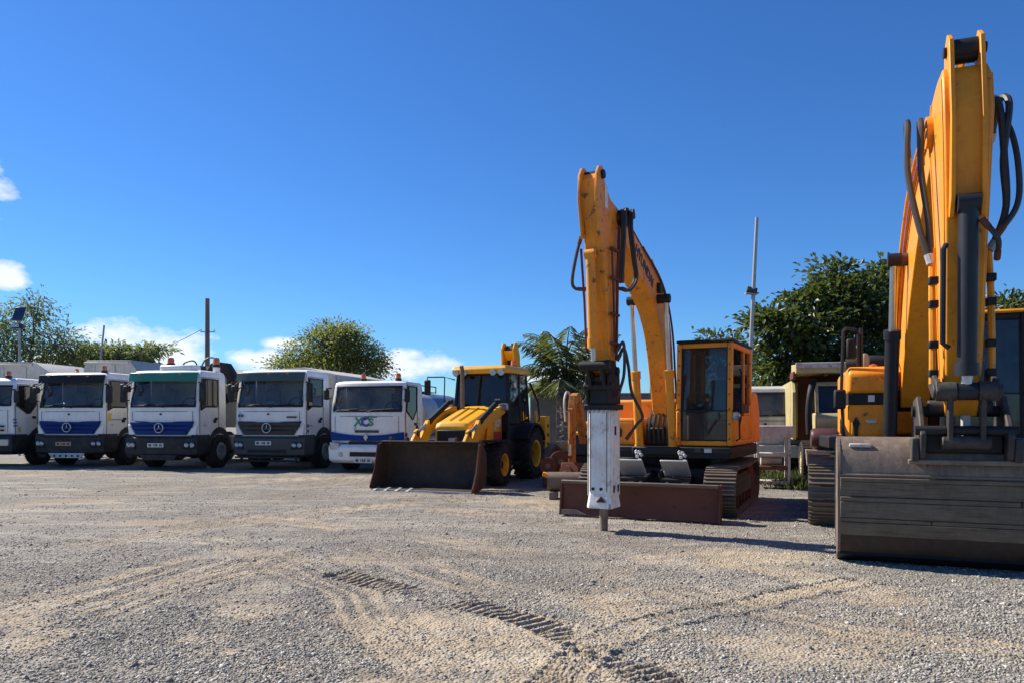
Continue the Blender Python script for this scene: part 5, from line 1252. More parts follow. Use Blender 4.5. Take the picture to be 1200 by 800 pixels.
# ------------------------------------------------------------------ backhoe loader
def backhoe():
    root = empty('backhoe_loader', 'yellow and black backhoe loader with its wide front bucket lowered to the ground', 'backhoe loader', (-0.79, 18.86, 0), -R(21.5))
    B = lambda mb, nm, mt, **k: mb.build(nm, mt, root, **k)
    for s in (-1, 1):
        wheel(root, (s * 0.92, -1.08, 0.49), 0.47, 0.36, s, YELLOW, lugs=16, dish=0.09)
        wheel(root, (s * 0.88, 1.08, 0.66), 0.63, 0.46, s, YELLOW, lugs=20, dish=0.14)
    B(MB().cyl((-0.8, -1.08, 0.49), (0.8, -1.08, 0.49), 0.09, n=12).cyl((-0.7, 1.08, 0.66), (0.7, 1.08, 0.66), 0.12, n=12), 'axle', BLACK)
    B(MB().box(-0.38, 0.38, -1.55, 1.7, 0.55, 0.95), 'chassis', BLACK, bevel=0.03)
    # hood
    prof = [(-1.62, 0.92), (-1.66, 1.30), (-1.60, 1.40), (-0.25, 1.78), (-0.05, 1.80), (-0.05, 0.92)]
    m = MB(); rings = []
    for x, k in ((-0.43, 0.0), (-0.40, 0.05), (-0.28, 0.075), (0.28, 0.075), (0.40, 0.05), (0.43, 0.0)):
        rings.append([V(x, a, b + (k if b > 1.2 else 0)) for a, b in prof])
    hood = B(m.loft(rings), 'hood', YELLOW, bevel=0.02)
    MB().box(-0.36, 0.36, -1.685, -1.62, 0.72, 1.30).build('front_grille', BLACK, root, bevel=0.02)
    MB().box(-0.06, 0.10, -1.70, -1.68, 0.98, 1.12).build('tow_eye', GREYST, root, bevel=0.01)
    for x in (-0.12, 0.12): MB().tube([(x, -1.5, 1.525), (x * 1.1, -0.4, 1.83)], 0.014, 5).build('hood_rib', YELLOW, hood)
    text_mesh('lettering', 'JCB', 0.24, PLATEW, hood, (0.592, -0.30, 1.44), (0, 1, 0.12), (0, -0.12, 1), 0.012, 0.15)
    MB().box(0.586, 0.591, -0.55, -0.08, 1.04, 1.24).build('decal', INKRED, root)
    B(MB().tube([(-0.30, -0.42, 1.75), (-0.30, -0.42, 2.72), (-0.31, -0.47, 2.86)], 0.05, 12), 'exhaust_stack', TRACK)
    # cab: black posts, tinted panes, yellow roof
    x1 = 0.74; y0, y1, z0, z1 = -0.02, 1.52, 1.02, 2.70
    fr = MB()
    for s in (-1, 1):
        fr.beam((s * x1, y0, z0 + 0.25), (s * (x1 - 0.06), y0 + 0.16, z1), 0.07, 0.07); fr.beam((s * x1, 0.85, z0), (s * (x1 - 0.06), 0.85, z1), 0.07, 0.07)
        fr.beam((s * x1, y1, z0 + 0.2), (s * (x1 - 0.06), y1 - 0.12, z1), 0.07, 0.07)
        fr.prism([(y0, z0 + 0.0), (0.45, z0 - 0.35), (0.85, z0 - 0.3), (1.7, z0 + 0.25), (1.7, z0 + 0.5), (0.9, z0 + 0.42), (y0, z0 + 0.36)], s * (x1 - 0.05), s * (x1 - 0.0))
    fr.box(-x1, x1, y0 + 0.0, y0 + 0.06, z0 + 0.2, z0 + 0.62); fr.box(-x1, x1, y1 - 0.06, y1, z0, z0 + 0.55)
    cf = B(fr, 'cab_frame', BLACK, bevel=0.012)
    pane = lambda q, nm: MB().plate(q, 0.008).build(nm, GLASSD, root)
    pane([(-x1 + 0.06, y0 + 0.055, z0 + 0.63), (x1 - 0.06, y0 + 0.055, z0 + 0.63), (x1 - 0.11, y0 + 0.16, z1), (-x1 + 0.11, y0 + 0.16, z1)], 'windscreen')
    for s in (-1, 1):
        pane([(s * x1, y0 + 0.1, z0 + 0.38), (s * x1, 0.80, z0 + 0.4), (s * (x1 - 0.05), 0.80, z1), (s * (x1 - 0.05), y0 + 0.24, z1)], 'side_window')
        pane([(s * x1, 0.90, z0 + 0.45), (s * x1, y1 - 0.05, z0 + 0.55), (s * (x1 - 0.05), y1 - 0.15, z1), (s * (x1 - 0.05), 0.90, z1)], 'side_window')
    pane([(-x1 + 0.05, y1 - 0.05, z0 + 0.56), (x1 - 0.05, y1 - 0.05, z0 + 0.56), (x1 - 0.1, y1 - 0.1, z1), (-x1 + 0.1, y1 - 0.1, z1)], 'rear_window')
    rp = [(-0.74, -0.12), (0.74, -0.12), (0.80, 0.1), (0.80, 1.45), (0.72, 1.62), (-0.72, 1.62), (-0.80, 1.45), (-0.80, 0.1)]
    rf = B(MB().loft([[V(a, b, 2.69) for a, b in rp], [V(a, b, 2.80) for a, b in rp], [V(a * 0.93, 0.8 + (b - 0.8) * 0.93, 2.88) for a, b in rp]]), 'roof', YELLOW, bevel=0.02)
    for x in (-0.62, -0.40, 0.40, 0.62): MB().lathe([(0.075, 0), (0.085, -0.04), (0.075, -0.06), (0.001, -0.06)], (x, -0.10, 2.70), 'y', 14).build('work_lamp', LAMP, rf)
    beacon(root, (0.42, 1.2, 2.93), 0.07, 0.15)
    for s, zz in ((-1, 1.86), (1, 1.86)):
        a = MB().tube([(s * 0.5, -0.1, 1.66), (s * 0.72, -0.22, 1.82)], 0.02, 6).build('lamp_arm', BLACK, root)
        MB().box(s * 0.74 - 0.12, s * 0.74 + 0.12, -0.34, -0.22, 1.76, 1.93).build('headlight', LAMP, a, bevel=0.02)
    mr = MB().tube([(-0.78, 0.15, 2.55), (-1.0, 0.0, 2.62), (-1.02, 0.0, 2.0), (-0.8, 0.05, 1.9)], 0.018, 6).tube([(-1.02, 0.0, 2.62), (-1.45, -0.1, 2.62), (-1.45, -0.1, 2.55)], 0.018, 6).build('mirror_arm', BLACK, root)
    MB().box(-1.53, -1.36, -0.14, -0.06, 2.16, 2.55).build('mirror', BLACK, mr, bevel=0.03)
    st = MB().box(-0.25, 0.25, 0.75, 1.2, 1.35, 1.5).box(-0.24, 0.24, 1.1, 1.25, 1.5, 2.15); B(st, 'seat', SEAT, bevel=0.05)
    sw = MB().tube([(0.2 * math.cos(t), 0.42 + 0.08 * math.sin(t), 1.86 + 0.17 * math.sin(t)) for t in [2 * math.pi * i / 20 for i in range(21)]], 0.018, 6).cyl((0, 0.40, 1.85), (0, 0.2, 1.4), 0.04, n=8); B(sw, 'steering_wheel', BLACK)
    for (x, z, w, hh, mm) in ((0.808, 2.35, 0.16, 0.12, PLATEW), (0.808, 2.12, 0.09, 0.09, PLATEW)): MB().box(x - 0.03, x - 0.02, 0.3, 0.3 + w, z, z + hh).build('sticker', mm, root)
    # rear fenders
    for s in (-1, 1):
        m = MB(); n = 9; inn = [(1.08 + 0.74 * math.cos(t), 0.66 + 0.74 * math.sin(t)) for t in [math.pi * (0.08 + 0.75 * i / (n - 1)) for i in range(n)]]
        out = [(1.08 + 0.80 * math.cos(t), 0.66 + 0.80 * math.sin(t)) for t in [math.pi * (0.08 + 0.75 * i / (n - 1)) for i in range(n)]]
        m.loft([[V(x, a, b) for a, b in inn] + [V(x, a, b) for a, b in out[::-1]] for x in (s * 0.62, s * 1.12)]); B(m, 'rear_fender', BLACK, bevel=0.01)
        B(MB().box(s * 0.62, s * 1.08, -1.5, -0.62, 1.02, 1.06), 'front_fender', BLACK, bevel=0.01)
        B(MB().box(s * 0.48, s * 0.95, 0.02, 0.5, 0.42, 0.50), 'step', BLACK, bevel=0.01)
        B(MB().box(s * 0.45, s * 0.80, -0.5, 0.62, 0.55, 1.02), 'fuel_tank', BLACK, bevel=0.04)
    # loader arms, rams, bucket
    for s in (-1, 1):
        B(MB().prism([(-0.32, 1.86), (-0.14, 1.88), (-0.06, 1.70), (-1.42, 1.28), (-2.02, 0.72), (-2.26, 0.30), (-2.34, 0.28), (-2.38, 0.44), (-2.18, 0.92), (-1.62, 1.52)], s * 0.60, s * 0.70), 'loader_arm', YELLOW, bevel=0.012)
        B(MB().prism([(-0.80, 0.95), (-0.02, 0.95), (-0.02, 1.72), (-0.30, 1.76), (-0.62, 1.50)], s * 0.47, s * 0.585), 'loader_tower', YELLOW, bevel=0.015)
        b = cylinder(root, (s * 0.65, -0.42, 1.98), (s * 0.65, -2.12, 1.22), 0.062, 0.66, BLACK, 0, 0.035)
        B(MB().beam((s * 0.65, -2.0, 0.95), (s * 0.65, -2.16, 1.30), 0.07, 0.15, (0, 1, 0)), 'tilt_lever', YELLOW, bevel=0.01)
        B(MB().beam((s * 0.65, -2.13, 1.24), (s * 0.65, -2.40, 0.96), 0.07, 0.10), 'tilt_link', YELLOW, bevel=0.01)
        cylinder(root, (s * 0.52, -0.2, 0.85), (s * 0.52, -1.35, 1.0), 0.055, 0.6, BLACK, 0, 0.03)
        h = MB().tube(catmull([(s * 0.50, -0.3, 1.66), (s * 0.48, -0.9, 1.62), (s * 0.53, -1.4, 1.34)]), 0.018, 6); B(h, 'hose', HOSE)
    bw = 1.19
    sh = catmull([V(-3.12, 0.03, 0), V(-2.76, 0.05, 0), V(-2.50, 0.20, 0), V(-2.43, 0.52, 0), V(-2.50, 0.86, 0), V(-2.66, 1.04, 0)], 5)
    poly_o = [(p.x, p.y) for p in sh]; inn = []
    for k, p in enumerate(sh):
        a, b_ = sh[max(k - 1, 0)], sh[min(k + 1, len(sh) - 1)]; d = (b_ - a).normalized(); inn.append((p.x - d.y * 0.03, p.y + d.x * 0.03))
    m = MB(); n = len(poly_o); ring = lambda x: [V(x, *p) for p in poly_o] + [V(x, *p) for p in inn[::-1]]
    bk = B(m.loft([ring(-bw), ring(bw)], caps=False), 'loader_bucket', LBUCKET)
    for s in (-1, 1):
        MB().prism(poly_o + [(-2.80, 1.02), (-2.95, 0.45), (-3.14, 0.10)], s * bw, s * (bw + 0.035)).build('side_plate', LBUCKET, bk, bevel=0.004)
        MB().prism([(-2.76, 0.92), (-2.70, 1.02), (-2.86, 1.0), (-2.99, 0.45), (-3.18, 0.10), (-3.16, 0.04), (-3.02, 0.04)], s * (bw + 0.036), s * (bw + 0.052)).build('side_cutter', RUST, bk)
    MB().box(-bw - 0.03, bw + 0.03, -2.72, -2.60, 1.035, 1.075).build('top_lip', LBUCKET, bk, bevel=0.01)
    MB().box(-bw, bw, -3.18, -3.04, 0.012, 0.045).build('cutting_edge', STEEL, bk)
    for k in range(4): MB().prism([(-3.25, 0.02), (-3.03, 0.03), (-3.03, 0.075), (-3.22, 0.035)], -1.12 + 0.27 * k, -1.05 + 0.27 * k).build('tooth', STEEL, bk)
    for x in (-0.61, 0.61, -1.0): MB().prism([(-2.72, 1.0), (-2.58, 1.0), (-2.6, 1.14), (-2.68, 1.16)], x - 0.035, x + 0.035).build('bucket_lug', LBUCKET, bk, bevel=0.008)
    # backhoe folded behind: kingpost, boom up, arm down, stabilisers
    B(MB().box(-1.12, 1.12, 1.78, 2.02, 0.45, 1.15), 'rear_frame', BLACK, bevel=0.02)
    for s in (-1, 1):
        sl = B(MB().box(s * 1.02 - 0.10, s * 1.02 + 0.12, 1.74, 2.06, 0.36, 1.62), 'stabiliser', YELLOW, bevel=0.02)
        for k in range(4): MB().box(s * 1.02 + s * 0.125 - 0.005, s * 1.02 + s * 0.125 + 0.005, 1.84, 1.96, 0.6 + 0.24 * k, 0.68 + 0.24 * k).build('slot', BLACK, sl)
        MB().box(s * 1.02 - 0.08, s * 1.02 + 0.10, 1.78, 2.02, 0.10, 0.36).build('stabiliser_leg', BLACK, sl)
        MB().box(s * 1.02 - 0.16, s * 1.02 + 0.18, 1.68, 2.12, 0.02, 0.10).build('stabiliser_foot', BLACK, sl, bevel=0.01)
    bo, _, _ = ribbon([(-2.25, 0.85, 0.28), (-2.5, 1.9, 0.34), (-2.35, 2.9, 0.32), (-1.98, 3.48, 0.26)], 0.14, 6)
    B(bo, 'backhoe_boom', YELLOW, bevel=0.012)
    for s in (-1, 1): B(MB().prism([(-1.86, 2.9), (-1.80, 3.45), (-1.92, 3.64), (-2.1, 3.62), (-2.28, 3.3), (-2.3, 2.8)], s * 0.15, s * 0.19, uz), 'boom_head_plate', YELLOW, bevel=0.006)
    ar, _, _ = ribbon([(-1.95, 3.5, 0.2), (-2.25, 3.1, 0.34), (-2.75, 1.6, 0.26), (-2.8, 0.8, 0.2)], 0.11, 5)
    B(ar, 'backhoe_arm', BLACK, bevel=0.012)
    B(MB().prism([(-2.6, 0.9), (-2.95, 0.85), (-3.15, 0.5), (-2.95, 0.22), (-2.55, 0.25), (-2.6, 0.5)], -0.3, 0.3, uz), 'backhoe_bucket', LBUCKET, bevel=0.02)
    gy_ = MB().tube([(0.86, 1.5, 1.2), (0.95, 1.72, 1.55), (0.90, 1.75, 2.0), (0.7, 1.7, 2.5)], 0.03, 8); B(gy_, 'rear_rail', BLACK)
    B(MB().beam((0.95, 1.55, 1.25), (0.92, 1.50, 1.75), 0.05, 0.10), 'rear_panel', YELLOW, bevel=0.01)
backhoe()

# ------------------------------------------------------------------ vegetation
LEAF_ALMOND = leaf_mat('almond_leaf', (0.020, 0.040, 0.014), (0.095, 0.135, 0.042), 0.3, 0.42)
LEAF_FINE = leaf_mat('feathery_leaf', (0.07, 0.10, 0.045), (0.28, 0.33, 0.16), 0.5, 0.55)
LEAF_OLIVE = leaf_mat('olive_leaf', (0.11, 0.13, 0.035), (0.33, 0.34, 0.11), 0.48, 0.55)
LEAF_PALM = leaf_mat('palm_leaf', (0.04, 0.06, 0.025), (0.24, 0.26, 0.14), 0.3, 0.4)
LEAF_GRASS = leaf_mat('grass_blade', (0.025, 0.045, 0.012), (0.10, 0.12, 0.04), 0.25, 0.6)
def leaf_mesh(name, P, Dr, L, Wd, mat, tone, fold=0.25):
    """one kite-shaped folded leaf at each point P pointing along Dr"""
    N = len(P); Dr = Dr / np.linalg.norm(Dr, axis=1, keepdims=True)
    up = rng.normal(0, 0.45, (N, 3)) + np.array([0, 0, 1.0])
    S = np.cross(Dr, up); S /= np.linalg.norm(S, axis=1, keepdims=True) + 1e-9
    U = np.cross(S, Dr); L = np.broadcast_to(np.asarray(L), (N,))[:, None]; W = np.broadcast_to(np.asarray(Wd), (N,))[:, None]
    mid = P + Dr * L * 0.55
    co = np.stack([P, mid + S * W / 2 + U * W * fold, P + Dr * L - U * L * 0.12, mid - S * W / 2 + U * W * fold], 1)
    me = bpy.data.meshes.new(name)
    me.vertices.add(N * 4); me.vertices.foreach_set('co', co.astype(np.float32).ravel())
    q = (np.array([(0, 1, 2), (0, 2, 3)])[None] + 4 * np.arange(N)[:, None, None]).reshape(-1, 3).astype(np.int32)
    me.loops.add(q.size); me.loops.foreach_set('vertex_index', q.ravel())
    me.polygons.add(len(q)); me.polygons.foreach_set('loop_start', np.arange(0, q.size, 3, dtype=np.int32))
    me.update(calc_edges=True); float_attr(me, 'tone', np.repeat(tone, 4)); me.materials.append(mat)
    return me
def tree(name, label, base, trunk_h, trunk_r, clusters, leaf, leafmat, clump=0.35, per=26, flat=0.6, droop=0.0, group=None, shell=0.55):
    """clusters: (dx, dy, z, rx, ry, rz, number of clumps) about the trunk's base"""
    root = empty(name, label, 'tree', base, 0, group)
    tr = MB(); fork = V(0.1, 0, trunk_h)
    tr.tube([(0, 0, -0.1), (0.05, 0.02, trunk_h * 0.5), fork], [trunk_r * 1.25, trunk_r, trunk_r * 0.85], 10)
    PP, DD, TT = [], [], []
    for (dx, dy, z, rx, ry, rz_, nc) in clusters:
        c = V(dx, dy, z)
        mid = fork.lerp(c, 0.5) + V(random.uniform(-.2, .2), random.uniform(-.2, .2), -0.1)
        tr.tube(catmull([fork, mid, c], 4), [trunk_r * 0.5 - trunk_r * 0.36 * i / 8 for i in range(9)], 7)
        d = rng.normal(0, 1, (nc, 3)); d /= np.linalg.norm(d, axis=1, keepdims=True)
        rad = shell + (1 - shell) * rng.uniform(0, 1, nc) ** 0.6
        rad *= 1 + 0.22 * (fbm(d[:, 0] * 2.2 + dx * 3 + 20, d[:, 2] * 2.2 + d[:, 1] * 2 + 20, 2, 9) - 0.4)
        cc = np.array(c)[None] + d * rad[:, None] * np.array([rx, ry, rz_])
        for k in range(nc):
            q = Vector(cc[k])
            if k % 2 == 0: tr.tube([c.lerp(q, 0.08), c.lerp(q, 0.6) + V(0, 0, 0.06), q], [trunk_r * 0.13, trunk_r * 0.07, 0.006], 4)
            n = int(per * random.uniform(0.6, 1.4))
            off = rng.normal(0, 1, (n, 3)) * clump * np.array([1, 1, flat])
            PP.append(cc[k][None] + off)
            dd = off / (np.linalg.norm(off, axis=1, keepdims=True) + 1e-6) * 0.7 + d[k][None] * 0.7 + rng.normal(0, 0.5, (n, 3)); dd[:, 2] -= droop
            DD.append(dd); tone0 = random.uniform(0.05, 0.75)
            TT.append(np.clip(tone0 + rng.normal(0, 0.2, n), 0, 1))
    tr.build('trunk', BARK, root)
    P, D, T = np.concatenate(PP), np.concatenate(DD), np.concatenate(TT)
    L = leaf[0] * rng.uniform(0.6, 1.25, len(P))
    me = leaf_mesh('crown', P, D, L, L * leaf[1], leafmat, T)
    o = bpy.data.objects.new('crown', me); COL.objects.link(o); o.parent = root
    return root
def world_cl(base, items):
    """clusters given as photo pixel, distance, pixel half sizes -> offsets from the tree's base"""
    out = []
    for (px, py, Y, hx, hy, nc) in items:
        p = at(px, py, Y); k = Y / F
        out.append((p.x - base[0], p.y - base[1], p.z, hx * k, hx * k * 0.9, hy * k, nc))
    return out
b0 = (11.3, 24.6, 0)
tree('almond_tree', 'broad dark glossy-leaved tree beyond the block wall, behind the storage box', b0, 2.2, 0.2, world_cl(b0, [
    (1005, 340, 24, 50, 10, 46), (1000, 362, 24, 60, 10, 54), (950, 352, 23.5, 26, 8, 20), (940, 378, 23.5, 58, 11, 54), (1045, 322, 25, 34, 12, 36), (902, 376, 23.2, 22, 7, 18), (1000, 400, 24, 66, 26, 80), (925, 428, 23.6, 40, 24, 46),
    (1060, 380, 25, 50, 50, 90), (960, 440, 23.8, 50, 24, 55), (1120, 400, 25.5, 60, 46, 90), (925, 395, 23, 42, 10, 26), (975, 318, 24.4, 26, 8, 14), (1045, 440, 24.5, 60, 26, 60)]),
    (0.24, 0.55), LEAF_ALMOND, clump=0.28, per=25, flat=0.45)
b0 = (17.0, 27.0, 0)
tree('almond_tree', 'dark leafy tree showing past the excavator cab, top level with its roof', b0, 2.2, 0.18, world_cl(b0, [
    (1180, 365, 27, 34, 16, 40), (1235, 372, 27, 50, 26, 60), (1160, 395, 27, 40, 24, 50), (1300, 390, 27, 50, 34, 70), (1220, 430, 27, 90, 34, 90)]), (0.22, 0.5), LEAF_ALMOND, clump=0.3, per=26, flat=0.45)
b0 = (7.6, 27.0, 0)
b0 = (7.1, 23.6, 0)
tree('leafy_bush', 'dark leafy bush in the gap between the white cab and the yellow dumper', b0, 0.8, 0.07, world_cl(b0, [
    (898, 470, 23.6, 24, 20, 34), (925, 478, 23.4, 22, 24, 36), (915, 515, 23.2, 20, 22, 26)]), (0.17, 0.5), LEAF_ALMOND, clump=0.2, per=26, flat=0.7)
b0 = (7.6, 27.0, 0)
tree('young_tree', 'small sparse leafy tree peeking over the orange excavator cab roof', b0, 2.4, 0.08, world_cl(b0, [
    (838, 396, 27, 18, 5, 9), (860, 400, 27, 14, 5, 7), (885, 420, 27, 20, 14, 22), (900, 450, 26.5, 26, 22, 36), (845, 425, 27, 26, 14, 16)]), (0.2, 0.5), LEAF_ALMOND, clump=0.18, per=22, flat=0.5)
b0 = (-24.2, 37.0, 0)
tree('feathery_tree', 'tall loose grey-green tree at the left behind the solar lamp', b0, 2.5, 0.16, world_cl(b0, [
    (25, 385, 37, 32, 26, 60), (40, 362, 37, 16, 12, 18), (-10, 400, 37, 40, 34, 70), (62, 405, 37, 28, 22, 50), (85, 420, 37.5, 26, 16, 36), (-40, 380, 37, 30, 30, 50), (20, 425, 37, 50, 20, 55), (46, 350, 37, 5, 5, 4)]),
    (0.26, 0.28), LEAF_FINE, clump=0.38, per=23, flat=0.6, droop=0.35)
b0 = (-19.6, 39.0, 0)
tree('flat_crowned_tree', 'low flat-crowned tree with spreading fronds beside the leaning post', b0, 2.4, 0.12, world_cl(b0, [
    (115, 414, 39, 22, 7, 22), (150, 416, 39, 30, 6, 26), (178, 411, 39, 18, 4, 14), (135, 408, 39, 14, 3, 8), (140, 432, 39, 40, 10, 30), (95, 425, 39, 22, 10, 20)]), (0.32, 0.3), LEAF_FINE, clump=0.26, per=30, flat=0.4, droop=0.3)
b0 = (-9.3, 38.0, 0)
tree('olive_tree', 'rounded yellow-green bushy tree rising behind the trucks', b0, 2.0, 0.18, world_cl(b0, [
    (395, 408, 38, 38, 24, 90), (365, 420, 38, 32, 20, 66), (420, 420, 38, 28, 20, 60), (340, 430, 38, 22, 12, 36), (440, 430, 38, 14, 10, 18), (385, 395, 38, 20, 10, 26), (412, 392, 38, 12, 9, 16), (390, 440, 38, 66, 18, 90)]),
    (0.19, 0.42), LEAF_OLIVE, clump=0.30, per=36, flat=0.7, droop=0.1)

def palm():
    base = V(1.66, 23.3, 0); root = empty('palm_tree', 'young coconut palm with drooping fronds in front of the block wall', 'palm tree', base)
    H = 2.5; tr = MB(); pts = [V(0.05 * math.sin(z * 2), 0, z) for z in (0, 0.5, 1.0, 1.5, 2.0, H)]
    tr.tube(pts, [0.22, 0.17, 0.15, 0.145, 0.15, 0.16], 12)
    for k in range(12): tr.tube([V(0, 0, 0.2 + 0.19 * k), V(0, 0, 0.24 + 0.19 * k)], [0.185, 0.165], 12)
    tr.build('trunk', PALMBARK, root)
    NF = 17
    for f in range(NF):
        az = f * 2.39996 + random.uniform(-0.2, 0.2); el0 = R(random.uniform(70, 88)) if f < 9 else R(random.uniform(20, 60)); Lf = random.uniform(2.4, 2.9) if f < 9 else random.uniform(1.9, 2.4)
        d = V(math.cos(az), math.sin(az), 0); pos = V(0, 0, H); pts = [pos.copy()]; el = el0
        for s in range(12):
            pos = pos + (d * math.cos(el) + V(0, 0, math.sin(el))) * (Lf / 12); pts.append(pos.copy()); el -= R(3 + (6.5 if el0 < 1.0 else 5.6) * (s / 11) * 1.8)
        m = MB().tube(pts, [0.03 * (1 - i / 13) + 0.005 for i in range(13)], 5)
        fr = m.build('frond', LEAF_PALM, root)
        P, D, Ls = [], [], []
        for i in range(40):
            t = 0.14 + 0.86 * i / 39; k = min(int(t * 12), 11); p = pts[k].lerp(pts[k + 1], t * 12 - k); tg = (pts[k + 1] - pts[k]).normalized()
            sd_ = tg.cross(V(0, 0, 1)).normalized() if abs(tg.z) < 0.97 else d.cross(V(0, 0, 1))
            for s in (-1, 1):
                P.append(p); D.append(sd_ * s * 0.62 + tg * 0.50 + V(0, 0, random.uniform(-0.75, -0.35))); Ls.append(0.85 * math.sin(math.pi * min(1, 0.18 + t * 0.80)) * random.uniform(0.8, 1.1))
        me = leaf_mesh('leaflets', np.array([list(p) for p in P]), np.array([list(p) for p in D]), np.array(Ls), 0.046, LEAF_PALM, np.clip(random.uniform(0.1, 0.7) + rng.normal(0, 0.15, len(P)), 0, 1), 0.1)
        o = bpy.data.objects.new('leaflets', me); COL.objects.link(o); o.parent = fr
palm()
def grass(label, pts, n, h):
    P, D, L = [], [], []
    for i in range(n):
        a, r = random.choice(pts), random.gauss(0, 1)
        P.append((a[0] + random.gauss(0, a[2]), a[1] + random.gauss(0, a[3]), 0)); D.append((random.gauss(0, 0.45), random.gauss(0, 0.45), 1)); L.append(h * random.uniform(0.4, 1.3))
    me = leaf_mesh('grass', np.array(P), np.array(D), np.array(L), 0.02, LEAF_GRASS, rng.uniform(0, 1, n), 0.1)
    o = bpy.data.objects.new('grass', me); COL.objects.link(o); o['kind'] = 'stuff'; tag(o, label, 'grass')
grass('green weeds growing on the verge between the rusty rack and the dumper', [(6.6, 17.6, 0.35, 0.8), (6.9, 20, 0.4, 1.2), (6.4, 16.9, 0.3, 0.3)], 1500, 0.26)
grass('weeds along the foot of the block wall', [(x, 24.6, 0.8, 0.25) for x in range(2, 20, 2)], 2500, 0.35)

# ------------------------------------------------------------------ wall, poles, lamps
def block_wall():
    root = empty('block_wall', 'long grey concrete block wall closing the yard behind the palm', 'wall', (0.6, 25.0, 0))
    MB().box(0, 24, 0, 0.2, -0.2, 2.32).build('wall_face', CONCRETE, root)
    MB().box(-0.03, 24.03, -0.03, 0.23, 2.322, 2.40).build('coping', CONCRETE, root, bevel=0.01)
    for k in range(9): MB().box(k * 2.95, k * 2.95 + 0.25, -0.06, -0.002, -0.1, 2.31).build('pier', CONCRETE, root, bevel=0.01)
    for k in range(11): MB().box(0.27, 23.9, -0.012, -0.003, 0.2 * k + 0.02, 0.2 * k + 0.185).build('block_course', CONCRETE, root)
block_wall()
def lamp_pole():
    p0 = V(6.95, 22.4, 0); top = at(887, 255, 22.0)
    root = empty('lamp_pole', 'tall thin grey metal pole with a small floodlight, leaning above the excavator cab', 'lamp pole', p0)
    t = top - p0
    MB().tube([(0, 0, -0.2), t * 0.55, t], [0.075, 0.062, 0.05], 12).build('pole', GALV, root)
    c = at(881, 341, 22.1) - p0
    MB().obox(c, (0.30, 0.12, 0.22), Matrix.Rotation(R(-35), 3, 'X') @ Matrix.Rotation(R(18), 3, 'Y')).build('floodlight', PLASTIC, root, bevel=0.02)
    MB().obox(c + V(-0.0, -0.06, -0.04), (0.24, 0.02, 0.16), Matrix.Rotation(R(-35), 3, 'X') @ Matrix.Rotation(R(18), 3, 'Y')).build('lens', LAMP, root)
    a = t * 0.66
    MB().box(a.x - 0.22, a.x + 0.16, a.y - 0.08, a.y + 0.08, a.z + 0.3, a.z + 0.35).build('bracket', GALV, root)
lamp_pole()
def wood_pole():
    top = at(243, 350, 33); root = empty('utility_pole', 'upright brown utility pole behind the green-visored truck', 'utility pole', (top.x, top.y, 0))
    MB().tube([(0, 0, -0.2), (0, 0, top.z)], [0.13, 0.09], 12).build('pole', WOOD, root)
    z = at(243, 389, 33).z
    MB().box(-0.30, 0.34, -0.025, 0.025, z - 0.02, z + 0.02).build('crossarm', GALV, root)
    for x in (-0.28, 0.3): MB().lathe([(0.02, 0), (0.03, 0.03), (0.02, 0.05), (0.03, 0.07), (0.001, 0.09)], (x, 0, z + 0.04), 'z', 10).build('insulator', GREYST, root)
    q = at(119, 412, 36); s = V(top.x - 0.28, top.y, z + 0.1)
    pts = [s.lerp(q, i / 14) - V(0, 0, 0.45 * 4 * (i / 14) * (1 - i / 14)) for i in range(15)]
    tag(MB().tube(pts, 0.012, 5).build('wire', HOSE), 'thin black wire sagging from the utility pole to the leaning post', 'wire')
wood_pole()
def leaning_post():
    t = at(122, 382, 36); b_ = at(113, 470, 36); d = t - b_; g = t + d * (-t.z / d.z)
    root = empty('leaning_post', 'thin grey post leaning beyond the tipper bodies', 'post', (g.x, g.y, 0))
    q = V(t.x - g.x, 0, t.z)
    MB().tube([q * -0.03, q], [0.05, 0.04], 10).build('shaft', GALV, root); MB().tube([q, q * 1.005], [0.05, 0.045], 10).build('cap', GALV, root)
leaning_post()
def solar_lamp():
    c = at(22, 368, 31); root = empty('solar_lamp', 'solar-panelled yard lamp on a pole above the tipper body', 'lamp', (c.x, c.y, 0))
    MB().tube([(0, 0.05, -0.2), (0, 0.05, c.z)], 0.05, 10).build('pole', GALV, root)
    pn = MB().obox(V(0, 0, c.z), (0.40, 0.05, 0.62), Matrix.Rotation(R(-25), 3, 'X')).build('solar_panel', SOLAR, root, bevel=0.008)
    MB().obox(V(0, 0.03, c.z), (0.44, 0.03, 0.66), Matrix.Rotation(R(-25), 3, 'X')).build('panel_frame', GALV, pn)
    MB().box(-0.20, 0.20, -0.25, 0.0, c.z - 0.60, c.z - 0.42).build('lamp_head', PLASTIC, root, bevel=0.02)
    MB().box(-0.17, 0.17, -0.262, -0.25, c.z - 0.57, c.z - 0.45).build('lens', LAMP, root)
solar_lamp()

